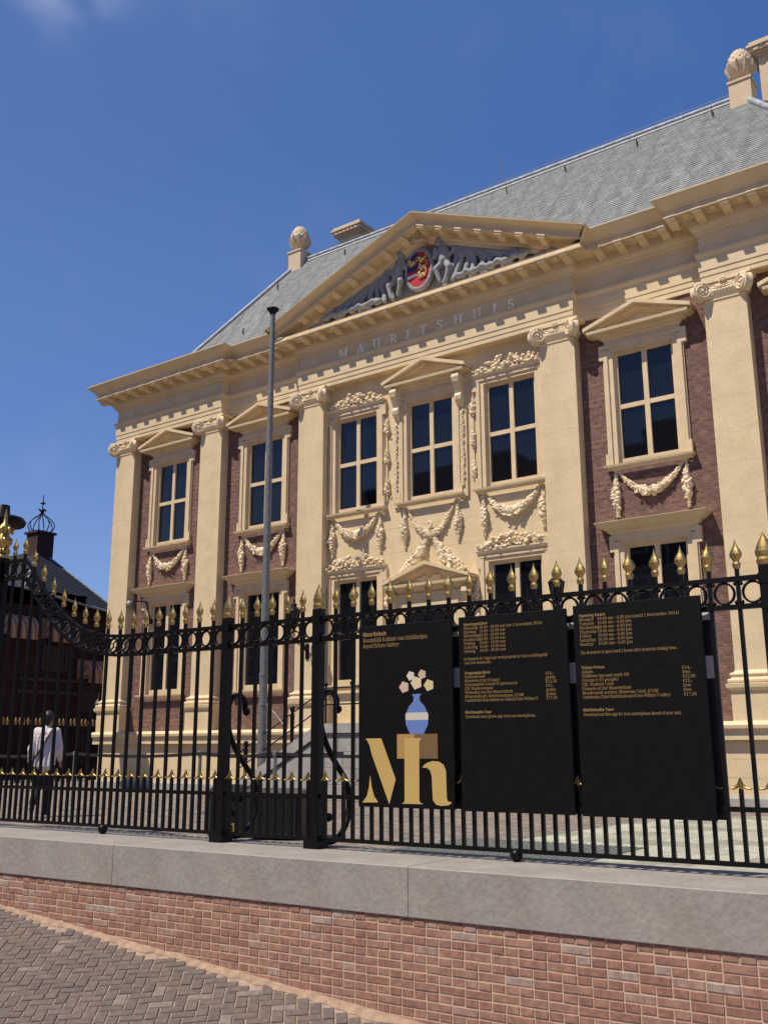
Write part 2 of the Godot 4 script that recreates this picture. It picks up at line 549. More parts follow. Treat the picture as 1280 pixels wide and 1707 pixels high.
# one window: frame mesh with panes, sill and head as its pieces
func window(b: Node, cx: float, upper: bool, head: String) -> void:
	var w := WALL_Z
	var g0 := 7.17 if upper else 2.76
	var g1 := 9.55 if upper else 5.21
	var gh := 0.61
	var mb := MB.new()
	for s in [-1.0, 1.0]:
		mb.bx(cx + s * 0.645 - 0.035, cx + s * 0.645 + 0.035, g0 - 0.1, g1 + 0.07, w - 0.16, w - 0.05)
		mb.bx(cx + s * 0.735 - 0.055, cx + s * 0.735 + 0.055, g0 - 0.14, g1 + 0.12, w - 0.1, w + 0.05)
		mb.bx(cx + s * 0.835 - 0.045, cx + s * 0.835 + 0.045, g0 - 0.14, g1 + 0.14, w - 0.04, w + 0.085)
		mb.bx(cx + s * 0.895 - 0.015, cx + s * 0.895 + 0.015, g0 - 0.14, g1 + 0.14, w - 0.03, w + 0.045)
		mb.bx(cx + s * 0.93 - 0.055, cx + s * 0.93 + 0.055, g1 - 0.08, g1 + 0.26, w - 0.03, w + 0.083)
		if upper:
			mb.bx(cx + s * 0.905 - 0.04, cx + s * 0.905 + 0.04, g0 - 0.13, g0 + 0.12, w - 0.03, w + 0.095)
	mb.bx(cx - 0.68, cx + 0.68, g0 - 0.14, g0, w - 0.16, w - 0.047)
	mb.bx(cx - 0.68, cx + 0.68, g1, g1 + 0.07, w - 0.16, w - 0.052)
	mb.bx(cx - 0.78, cx + 0.78, g1 + 0.07, g1 + 0.16, w - 0.1, w + 0.048)
	mb.bx(cx - 0.90, cx + 0.90, g1 + 0.16, g1 + 0.26, w - 0.04, w + 0.082)
	mb.bx(cx - 0.055, cx + 0.055, g0, g1, w - 0.15, w - 0.06)
	if upper:
		var my := (g0 + g1) * 0.5
		for s in [-1.0, 1.0]:
			mb.bx(cx + s * 0.335 - 0.278, cx + s * 0.335 + 0.278, my - 0.05, my + 0.05, w - 0.15, w - 0.065)
	var o := lump("window", mb, M.cream_wood, b)
	var pm := MB.new()
	var hh := 1.14 if upper else 2.45
	pm.box(Vector3.ZERO, Vector3(0.555, hh, 0.012))
	var pmesh := pm.mesh()
	for s in [-1.0, 1.0]:
		for y in ([g0 + 0.57, g1 - 0.57] if upper else [(g0 + g1) * 0.5]):
			var tilt := Basis(Vector3.UP, rng.randf_range(-0.006, 0.006)) * Basis(Vector3.RIGHT, rng.randf_range(-0.008, 0.008))
			part("pane", pmesh, M.glass, o, Transform3D(tilt, Vector3(cx + s * 0.3325, y, w - 0.12)))
	var sm := MB.new()
	head_sweep(sm, cx, 0.90, w - 0.03, w + 0.10, [Vector2(0, g0 - 0.27), Vector2(0.02, g0 - 0.255), Vector2(0.035, g0 - 0.21), Vector2(0.075, g0 - 0.195), Vector2(0.085, g0 - 0.15), Vector2(0.0, g0 - 0.138)])
	lump("sill", sm, M.cream_wood, o)
	if head == "pediment":
		var fm := MB.new()
		fm.bx(cx - 0.86, cx + 0.86, g1 + 0.26, g1 + 0.48, w - 0.03, w + 0.055)
		lump("frieze", fm, M.cream_wood, o)
		small_pediment(o, cx, 1.22, 10.06, 10.61)
	elif head == "hood":
		var hm := MB.new()
		hm.bx(cx - 0.87, cx + 0.87, g1 + 0.255, g1 + 0.31, w - 0.03, w + 0.055)
		head_sweep(hm, cx, 0.90, w - 0.02, w + 0.06, [Vector2(0, 5.45), Vector2(0.03, 5.47), Vector2(0.03, 5.50), Vector2(0.09, 5.54), Vector2(0.10, 5.58), Vector2(0.16, 5.60), Vector2(0.22, 5.645), Vector2(0.29, 5.70), Vector2(0.31, 5.735), Vector2(0.27, 5.75), Vector2(0.0, 5.76)])
		lump("hood", hm, M.cream, o)
	elif head == "crest":
		var cm := MB.new()
		var y := g1 + 0.26
		head_sweep(cm, cx, 0.92, w - 0.02, w + 0.09, [Vector2(0, y - 0.005), Vector2(0.03, y + 0.02), Vector2(0.05, y + 0.05), Vector2(0.05, y + 0.08), Vector2(0, y + 0.085)])
		for i in 92:
			var t := rng.randf_range(-1, 1)
			var top := 0.08 + 0.27 * (1.0 - t * t)
			var r := rng.randf_range(0.035, 0.068) * (1.0 if abs(t) < 0.8 else 0.75)
			var yy := y + 0.08 + rng.randf() * top * 0.92
			cm.ball(Vector3(cx + t * 0.94, yy, w + 0.06 + rng.randf() * 0.10), Vector3(r, r * rng.randf_range(0.75, 1.0), r), 4, 6)
		for i in 16:
			var t := rng.randf_range(-0.95, 0.95)
			leaf(cm, Vector3(cx + t, y + 0.1 + 0.2 * (1.0 - t * t) * rng.randf(), w + 0.14), rng.randf_range(-2.5, 2.5), 0.15)
		lump("fruit_crest", cm, M.carved, o)
	elif head == "consoles":
		var fm := MB.new()
		fm.bx(cx - 0.86, cx + 0.86, g1 + 0.26, g1 + 0.48, w - 0.03, w + 0.055)
		lump("frieze", fm, M.cream_wood, o)
		small_pediment(o, cx, 1.24, 10.06, 10.62, false)
		for s in [-1.0, 1.0]:
			var k := MB.new()
			var bs := Basis(Vector3.UP, PI / 2)
			k.prism(PackedVector2Array([Vector2(0, 9.98), Vector2(0.30, 9.98), Vector2(0.33, 9.90), Vector2(0.30, 9.78), Vector2(0.20, 9.62), Vector2(0.16, 9.52), Vector2(0.21, 9.44), Vector2(0.19, 9.34), Vector2(0.09, 9.22), Vector2(0, 9.12)]), -0.085, 0.085, Transform3D(bs.inverse(), Vector3(cx + s * 0.93, 0, w)))
			k.tube([Vector3(cx + s * 0.93 - 0.10, 9.89, w + 0.25), Vector3(cx + s * 0.93 + 0.10, 9.89, w + 0.25)], [0.08], 10)
			k.tube([Vector3(cx + s * 0.93 - 0.095, 9.40, w + 0.14), Vector3(cx + s * 0.93 + 0.095, 9.40, w + 0.14)], [0.065], 10)
			lump("console", k, M.carved, o)
			var p := MB.new()
			p.bx(cx + s * 0.98 - 0.10, cx + s * 0.98 + 0.10, 6.93, 9.2, w - 0.02, w + 0.06)
			lump("side_strip", p, M.cream, o)

func leaf(mb: MB, c: Vector3, a: float, l: float) -> void:
	var d := Vector3(sin(a), cos(a), 0.25)
	var s := Vector3(cos(a), -sin(a), 0) * l * 0.32
	mb.tri(c - d * l * 0.4 - s * 0.3, c + s + Vector3(0, 0, 0.02), c + d * l * 0.6)
	mb.tri(c - d * l * 0.4 + s * 0.3, c + d * l * 0.6, c - s + Vector3(0, 0, 0.02))

# fruit strung along a path, thicker in the middle
func fruit_string(mb: MB, path: Array, rad: Array, z: float, dens: float) -> void:
	var total := 0.0
	for i in path.size() - 1:
		total += path[i].distance_to(path[i + 1])
	var n := int(total * dens)
	for i in n:
		var f: float = (i + rng.randf()) / n * (path.size() - 1)
		var k: int = min(int(f), path.size() - 2)
		var t := f - k
		var p: Vector2 = path[k].lerp(path[k + 1], t)
		var r: float = lerp(rad[k], rad[k + 1], t)
		var d: Vector2 = (path[k + 1] - path[k]).normalized()
		var off := rng.randf_range(-1, 1)
		var q := p + Vector2(-d.y, d.x) * off * r * 0.72
		var b: float = clamp(r * rng.randf_range(0.42, 0.62), 0.016, 0.07)
		mb.ball(Vector3(q.x, q.y, z + sqrt(max(1.0 - off * off, 0.05)) * r * 0.75), Vector3(b, b * rng.randf_range(0.8, 1.1), b * 0.9), 4, 6)
		if i % 5 == 0:
			leaf(mb, Vector3(q.x, q.y, z + r), rng.randf_range(-3, 3), r * 1.3)
	for k in path.size() - 1:
		mb.tube([Vector3(path[k].x, path[k].y, z + rad[k] * 0.2), Vector3(path[k + 1].x, path[k + 1].y, z + rad[k + 1] * 0.2)], [rad[k] * 0.8, rad[k + 1] * 0.8], 7)

func drop(mb: MB, x: float, top: float, bottom: float, z: float, w := 0.12) -> void:
	var l := top - bottom
	fruit_string(mb, [Vector2(x, top), Vector2(x, top - l * 0.22), Vector2(x, top - l * 0.5), Vector2(x, top - l * 0.72), Vector2(x, top - l * 0.88), Vector2(x, bottom)], [w * 0.25, w * 0.5, w, w * 0.8, w * 0.4, w * 0.35], z, 44.0)
	mb.ball(Vector3(x, top + 0.02, z + 0.04), Vector3(0.045, 0.045, 0.04), 5, 8)

func swag(b: Node, cx: float, deep: float, full: float) -> void:
	var mb := MB.new()
	var z := WALL_Z + 0.01
	var path := []
	var rad := []
	for i in 13:
		var t := i / 12.0 * 2.0 - 1.0
		path.append(Vector2(cx + t * 0.72, 6.90 - deep * (1.0 - pow(abs(t), 2.0))))
		rad.append(full * (0.30 + 0.70 * (1.0 - pow(abs(t), 1.6))))
	fruit_string(mb, path, rad, z, 62.0)
	for s in [-1.0, 1.0]:
		drop(mb, cx + s * 0.77, 6.90, 5.88, z)
	lump("fruit_swag", mb, M.carved, b)

func side_drops(b: Node, x: float, y0: float, y1: float, n: int) -> void:
	var mb := MB.new()
	var z := WALL_Z + 0.01
	mb.tube([Vector3(x, y0, z + 0.01), Vector3(x, y1, z + 0.01)], [0.018], 5)
	for i in n:
		var y: float = lerp(y1, y0, (i + 0.5) / n)
		fruit_string(mb, [Vector2(x, y + 0.24), Vector2(x, y + 0.08), Vector2(x, y - 0.12), Vector2(x, y - 0.24)], [0.03, 0.08, 0.09, 0.03], z, 46.0)
	lump("fruit_drop", mb, M.carved, b)

func capital_mesh() -> MB:
	var mb := MB.new()
	var w := WALL_Z
	mb.sweep([Vector2(0.0, 10.08), Vector2(0.02, 10.10), Vector2(0.02, 10.125), Vector2(0.0, 10.13), Vector2(0.01, 10.15), Vector2(0.045, 10.20), Vector2(0.075, 10.28), Vector2(0.075, 10.32), Vector2(0.04, 10.38), Vector2(0.03, 10.48), Vector2(-0.05, 10.49)], [Vector2(-0.40, w), Vector2(-0.40, 0.0), Vector2(0.40, 0.0), Vector2(0.40, w)])
	# abacus, hollowed towards the middle
	var pl := PackedVector2Array([Vector2(-0.60, w), Vector2(-0.60, 0.10)])
	for i in 9:
		var t := i / 8.0 * 2.0 - 1.0
		pl.append(Vector2(t * 0.60, 0.05 + 0.11 * t * t))
	pl.append(Vector2(0.60, w))
	var tf := Transform3D(Basis(Vector3(1, 0, 0), Vector3(0, 0, 1), Vector3(0, -1, 0)), Vector3(0, 10.51, 0))
	mb.prism(pl, -0.04, 0.022, tf)
	# egg and dart row with a small festoon
	for i in range(-3, 4):
		mb.ball(Vector3(i * 0.062, 10.285, 0.068), Vector3(0.024, 0.036, 0.024), 5, 7)
	for i in 26:
		var t := i / 25.0 * 2.0 - 1.0
		mb.ball(Vector3(t * 0.24 + rng.randf_range(-0.008, 0.008), 10.40 - 0.045 * (1.0 - t * t) + rng.randf_range(-0.012, 0.012), 0.085), Vector3(0.018, 0.016, 0.018), 4, 6)
	mb.box(Vector3(0, 10.50, 0.075), Vector3(0.13, 0.085, 0.05))
	for i in 5:
		mb.ball(Vector3(sin(TAU * i / 5) * 0.035, 10.50 + cos(TAU * i / 5) * 0.028, 0.10), Vector3(0.022, 0.02, 0.015), 4, 6)
	for s in [-1.0, 1.0]:
		var bs := Basis(Vector3.UP, -s * deg_to_rad(42))
		var c := Vector3(s * 0.445, 10.305, 0.085)
		var vt := Transform3D(bs * Basis(Vector3.RIGHT, PI / 2), c)
		mb.lathe([Vector2(0.0, -0.085), Vector2(0.185, -0.085), Vector2(0.205, -0.07), Vector2(0.175, -0.02), Vector2(0.175, 0.02), Vector2(0.205, 0.07), Vector2(0.185, 0.085), Vector2(0.0, 0.085)], 20, vt)
		for f in [-1.0, 1.0]:
			var sp := []
			var rr := []
			for i in 46:
				var a: float = i / 45.0 * TAU * 2.1
				var r: float = lerp(0.178, 0.042, pow(i / 45.0, 0.9))
				sp.append(c + bs * Vector3(-s * sin(a) * r, cos(a) * r, f * 0.09))
				rr.append(lerp(0.027, 0.016, i / 45.0))
			mb.tube(sp, rr, 6)
			mb.ball(c + bs * Vector3(0, 0, f * 0.09), Vector3(0.040, 0.040, 0.035), 6, 10)
	return mb

func pilaster(b: Node, cx: float, cap: Mesh) -> void:
	var w := WALL_Z
	var hw := 0.432
	var mb := MB.new()
	var y := 2.50
	var k := 0
	while y < 10.05:
		var t: float = min(y + 0.685, 10.10)
		mb.bx(cx - hw, cx + hw, y + 0.0012, t - 0.0012, w, rng.randf_range(-0.0015, 0.0))
		mb.bx(cx - hw + 0.003, cx + hw - 0.003, t - 0.004, t + 0.004, w, -0.0035)
		y = t
		k += 1
	var o := lump("pilaster", mb, M.cream, b)
	part("capital", cap, M.carved, o, at(cx, 0, 0))
	var bm := MB.new()
	bm.sweep([Vector2(0.085, 1.57), Vector2(0.085, 2.13), Vector2(0.11, 2.15), Vector2(0.15, 2.19), Vector2(0.16, 2.26), Vector2(0.10, 2.275), Vector2(0.11, 2.28), Vector2(0.125, 2.30), Vector2(0.125, 2.335), Vector2(0.11, 2.355), Vector2(0.07, 2.365), Vector2(0.06, 2.40), Vector2(0.075, 2.415), Vector2(0.085, 2.43), Vector2(0.085, 2.45), Vector2(0.07, 2.47), Vector2(0.03, 2.48), Vector2(0.0, 2.52)], [Vector2(cx - hw, w), Vector2(cx - hw, 0.0), Vector2(cx + hw, 0.0), Vector2(cx + hw, w)])
	lump("pedestal", bm, M.cream, o)

func entablature(b: Node) -> void:
	var e := 0.05
	var r := -0.24
	var path := [Vector2(-11.70, -6.0), Vector2(-11.70, e), Vector2(-7.03, e), Vector2(-7.03, r), Vector2(-4.08, r), Vector2(-4.08, 0.0), Vector2(4.08, 0.0), Vector2(4.08, r), Vector2(7.03, r), Vector2(7.03, e), Vector2(11.70, e), Vector2(11.70, -6.0)]
	var mb := MB.new()
	mb.sweep([Vector2(-0.3, 10.55), Vector2(0.0, 10.55), Vector2(0.0, 10.66), Vector2(0.014, 10.662), Vector2(0.015, 10.785), Vector2(0.03, 10.787), Vector2(0.031, 11.08), Vector2(0.05, 11.09), Vector2(0.075, 11.14), Vector2(0.08, 11.19), Vector2(0.0, 11.20)], path, false)
	lump("architrave", mb, M.cream, b)
	mb = MB.new()
	mb.sweep([Vector2(0.0, 11.198), Vector2(0.0, 11.60)], path, false)
	lump("frieze", mb, M.cream, b)
	mb = MB.new()
	mb.sweep([Vector2(0.0, 11.60), Vector2(0.04, 11.61), Vector2(0.06, 11.66), Vector2(0.06, 11.69), Vector2(0.12, 11.73), Vector2(0.14, 11.79), Vector2(0.14, 11.97), Vector2(0.485, 11.97), Vector2(0.485, 11.958), Vector2(0.525, 11.96), Vector2(0.528, 11.995), Vector2(0.49, 12.005), Vector2(0.485, 12.09), Vector2(0.495, 12.097), Vector2(-0.3, 12.10)], path, false)
	lump("cornice", mb, M.cream, b)
	# gutter moulding, left and right of the pediment
	var cy := [Vector2(0.42, 12.099), Vector2(0.50, 12.103), Vector2(0.505, 12.13), Vector2(0.54, 12.175), Vector2(0.62, 12.24), Vector2(0.69, 12.31), Vector2(0.715, 12.35), Vector2(0.72, 12.385), Vector2(0.69, 12.40), Vector2(0.30, 12.38)]
	mb = MB.new()
	mb.sweep(cy, path.slice(0, 7), false, 5)
	lump("gutter_moulding", mb, M.cream, b)
	mb = MB.new()
	mb.sweep(cy, path.slice(5, 12), false, 0)
	lump("gutter_moulding", mb, M.cream, b)
	# bracket blocks under the cornice
	var md := MB.new()
	var side := PackedVector2Array([Vector2(0.0, 0.14), Vector2(0.415, 0.14), Vector2(0.415, 0.065), Vector2(0.385, 0.035), Vector2(0.34, 0.04), Vector2(0.26, 0.05), Vector2(0.15, 0.01), Vector2(0.06, 0.0), Vector2(0.0, 0.0)])
	md.prism(side, -0.09, 0.09, Transform3D(Basis(Vector3(0, 0, 1), Vector3(0, 1, 0), Vector3(-1, 0, 0)), Vector3.ZERO))
	md.bx(-0.108, 0.108, 0.11, 0.141, 0.0, 0.435)
	md.bx(-0.101, 0.101, 0.095, 0.11, 0.0, 0.425)
	var mm := md.mesh()
	var rs := MB.new()
	rs.ball(Vector3.ZERO, Vector3(0.085, 0.025, 0.10), 5, 10)
	rs.lathe([Vector2(0.10, -0.004), Vector2(0.115, -0.018), Vector2(0.13, -0.004)], 14)
	var rm := rs.mesh()
	var spots := []
	var y := 11.825
	for i in range(-8, 8):
		spots.append([(i + 0.5) * 0.5545, 0.14])
	for s in [-1.0, 1.0]:
		for i in 4:
			var x: float = 4.86 + i * 0.50
			if x < 6.40:
				spots.append([s * x, r + 0.14])
		for i in 10:
			spots.append([s * (6.66 + i * 0.5575), e + 0.14])
	for p in spots:
		part("bracket_block", mm, M.cream, b, at(p[0], y, p[1]))
		part("rosette", rm, M.cream, b, at(p[0] + 0.277, 11.962, p[1] + 0.20))
	for i in 8:
		part("bracket_block", mm, M.cream, b, Transform3D(Basis(Vector3.UP, -PI / 2), Vector3(-11.84, y, 0.27 - i * 0.5575)))
	# sloping cornice of the big pediment
	var top := Vector2(0.15, 14.30)
	var prof := [Vector2(-0.30, -0.55), Vector2(0.02, -0.55), Vector2(0.05, -0.51), Vector2(0.06, -0.47), Vector2(0.12, -0.45), Vector2(0.14, -0.42), Vector2(0.14, -0.265), Vector2(0.485, -0.265), Vector2(0.485, -0.277), Vector2(0.525, -0.277), Vector2(0.528, -0.245), Vector2(0.49, -0.235), Vector2(0.485, -0.175), Vector2(0.495, -0.165), Vector2(0.505, -0.145), Vector2(0.54, -0.115), Vector2(0.62, -0.075), Vector2(0.69, -0.04), Vector2(0.715, -0.022), Vector2(0.72, 0.0), Vector2(0.69, 0.012), Vector2(-0.3, 0.012)]
	for s in [-1.0, 1.0]:
		var slope: float = (top.y - 12.375) / (4.80 - s * top.x)
		var A := atan(slope)
		mb = MB.new()
		var ends := []
		var tops := []
		for p in prof:
			var xe: float = s * (4.08 + max(p.x, 0.0))
			var dy: float = p.y / cos(A)
			ends.append(Vector3(xe, top.y + dy - abs(xe - top.x) * slope, p.x))
			tops.append(Vector3(top.x, top.y + dy, p.x))
		for i in prof.size() - 1:
			if s < 0:
				mb.quad(ends[i], tops[i], tops[i + 1], ends[i + 1])
			else:
				mb.quad(tops[i], ends[i], ends[i + 1], tops[i + 1])
		var cp := PackedVector2Array(prof)
		var ci := Geometry2D.triangulate_polygon(cp)
		for t in range(0, ci.size(), 3):
			mb.tri(ends[ci[t]], ends[ci[t + 1]], ends[ci[t + 2]])
		lump("raking_cornice", mb, M.cream, b)
		for i in 8:
			var x: float = (i + 0.5) * 0.5545
			if x > 3.7:
				continue
			part("bracket_block", mm, M.cream, b, Transform3D(Basis(Vector3.BACK, -s * A), Vector3(s * x, top.y - abs(s * x - top.x) * slope - 0.405 / cos(A), 0.14)))
		var pr2 := MB.new()
		var a := Vector3(top.x, top.y + 0.02, 0.68)
		var xe2: float = s * 4.77
		var c := Vector3(xe2, top.y + 0.02 - abs(xe2 - top.x) * slope, 0.68)
		pr2.box((a + c) * 0.5 + Vector3(0, 0, -1.6), Vector3(a.distance_to(c), 0.02, 3.2), Basis(Vector3.BACK, -s * A))
		lump("pediment_roof", pr2, M.roof_lead, b)
	mb = MB.new()
	mb.prism(PackedVector2Array([Vector2(-4.3, 12.08), Vector2(4.3, 12.08), Vector2(0.1, 13.84)]), -0.25, -0.16)
	lump("tympanum", mb, M.relief, b)

func arms(b: Node) -> void:
	# relief figures and drapery, one carved mass
	var pr := []
	var z := -0.14
	for s in [-1.0, 1.0]:
		var cx := -0.0
		var P := func(x: float, y: float, dz: float) -> Vector3: return Vector3(cx + s * x, y, z + dz)
		# child supporter: head, body, arms, legs
		pr.append([P.call(0.58, 13.56, 0.20), P.call(0.60, 13.61, 0.21), 0.115, 0.11])
		pr.append([P.call(0.66, 13.40, 0.16), P.call(0.72, 13.05, 0.18), 0.13, 0.16])
		pr.append([P.call(0.60, 13.38, 0.18), P.call(0.47, 13.18, 0.26), 0.065, 0.055])
		pr.append([P.call(0.47, 13.18, 0.26), P.call(0.50, 13.40, 0.28), 0.055, 0.04])
		pr.append([P.call(0.74, 13.36, 0.16), P.call(0.90, 13.14, 0.22), 0.065, 0.05])
		pr.append([P.call(0.90, 13.14, 0.22), P.call(1.06, 13.26, 0.24), 0.05, 0.04])
		pr.append([P.call(0.68, 13.00, 0.18), P.call(0.54, 12.80, 0.32), 0.10, 0.075])
		pr.append([P.call(0.54, 12.80, 0.32), P.call(0.64, 12.46, 0.30), 0.07, 0.05])
		pr.append([P.call(0.78, 12.98, 0.18), P.call(0.92, 12.76, 0.32), 0.10, 0.075])
		pr.append([P.call(0.92, 12.76, 0.32), P.call(0.84, 12.42, 0.34), 0.07, 0.05])
		# drapery sweeping to the side in long folds
		for k in 9:
			var x0 := 0.84 + k * 0.14 + 0.05 * rng.randf()
			var fold := arc([P.call(x0, 13.52 - k * 0.07, 0.08), P.call(x0 + 0.22 + 0.02 * k, 13.05 - k * 0.04, 0.14 + 0.05 * (k % 2)), P.call(x0 + 0.05 + 0.09 * k, 12.66, 0.22), P.call(x0 - 0.08 + 0.13 * k, 12.38, 0.32)], 2)
			for q in fold.size() - 1:
				pr.append([fold[q], fold[q + 1], 0.085 - 0.004 * q, 0.081 - 0.004 * q])
		# trophies, shields and leaves tapering to the corner
		for k in 22:
			var x := 1.55 + k * 0.105
			var lim: float = 13.62 - x * 0.375 - 0.12
			pr.append([P.call(x, 12.30, 0.16 + 0.12 * rng.randf()), P.call(x - 0.22 + 0.44 * rng.randf(), max(lim - 0.35 * rng.randf(), 12.40), 0.08 + 0.10 * rng.randf()), 0.085, 0.04])
		for k in 9:
			var x := 1.2 + k * 0.22
			pr.append([P.call(x, 12.42 + 0.05 * (k % 2), 0.34), P.call(x + 0.16, 12.40 + 0.07 * rng.randf(), 0.34), 0.085, 0.06])
		pr.append([P.call(1.3, 13.16, 0.14), P.call(2.7, 12.52, 0.14), 0.04, 0.03])
		pr.append([P.call(1.0, 13.42, 0.12), P.call(2.1, 12.82, 0.10), 0.035, 0.03])
	# cartouche round the shield
	for i in 20:
		var a := i / 20.0 * TAU
		var c := (i + 1) / 20.0 * TAU
		pr.append([Vector3(-0.05 + sin(a) * 0.39, 13.02 + cos(a) * 0.53, z + 0.17), Vector3(-0.05 + sin(c) * 0.39, 13.02 + cos(c) * 0.53, z + 0.17), 0.065, 0.065])
	var mb := MB.new()
	nets(mb, pr, 0.024, 0.03)
	var o := lump("coat_of_arms", mb, M.relief, b)
	var base := Vector3(-0.05, 13.02, z + 0.185)
	var poly := PackedVector2Array()
	for i in 40:
		poly.append(Vector2(sin(TAU * i / 40) * 0.355, cos(TAU * i / 40) * 0.49))
	var f := MB.new()
	f.prism(poly, 0.0, 0.04, Transform3D(Basis.IDENTITY, base))
	lump("shield_field", f, M.red_paint, o, "red oval shield field")
	var q := PackedVector2Array([Vector2(-0.02, 0.485), Vector2(-0.02, 0.0), Vector2(-0.354, 0.0)])
	for i in range(1, 10):
		var a := -PI / 2 + PI / 2 * i / 10.0
		q.append(Vector2(sin(a) * 0.353, cos(a) * 0.487))
	f = MB.new()
	f.prism(q, 0.041, 0.05, Transform3D(Basis.IDENTITY, base))
	lump("shield_field", f, M.blue_paint, o, "dark blue quarter of the shield")
	f = MB.new()
	f.prism(PackedVector2Array([Vector2(-0.325, -0.21), Vector2(-0.02, -0.17), Vector2(-0.02, -0.09), Vector2(-0.345, -0.13)]), 0.041, 0.052, Transform3D(Basis.IDENTITY, base))
	lump("shield_band", f, M.white_paint, o)
	f = MB.new()
	for l in [[-0.15, 0.20], [0.14, 0.23], [0.15, 0.02], [0.13, -0.19]]:
		var c := base + Vector3(l[0], l[1], 0.07)
		f.ball(c, Vector3(0.085, 0.035, 0.03), 5, 8, Basis(Vector3.BACK, 0.5))
		f.ball(c + Vector3(-0.085, 0.06, 0), Vector3(0.045, 0.045, 0.03), 5, 8)
		for t in [[-0.08, -0.07], [-0.02, -0.08], [0.06, -0.07], [0.10, -0.05], [-0.12, 0.0]]:
			f.tube([c + Vector3(t[0] * 0.5, 0, 0), c + Vector3(t[0], t[1], 0), c + Vector3(t[0] - 0.03, t[1] - 0.01, 0)], [0.02, 0.016, 0.012], 5)
		f.tube(arc([c + Vector3(0.08, 0.02, 0), c + Vector3(0.13, 0.05, 0), c + Vector3(0.10, 0.10, 0), c + Vector3(0.14, 0.13, 0)], 3), [0.014], 5)
	lump("gold_lions", f, M.gilt_paint, o, "gold heraldic lions")
	f = MB.new()
	f.lathe([Vector2(0.24, 0), Vector2(0.27, 0.02), Vector2(0.27, 0.08), Vector2(0.24, 0.09)], 18, at(-0.05, 13.70, 0.10), 1.0, 0.6)
	for i in 9:
		var a := PI * (i / 8.0 - 0.5)
		var p := Vector3(-0.05 + sin(a) * 0.27, 13.80, 0.10 + cos(a) * 0.16)
		f.tube([p, p + Vector3(sin(a) * 0.05, 0.11, 0.02)], [0.03, 0.012], 5)
		f.ball(p + Vector3(sin(a) * 0.05, 0.14, 0.02), Vector3(0.035, 0.035, 0.03), 4, 6)
	lump("crown", f, M.chimney_plaster, o)

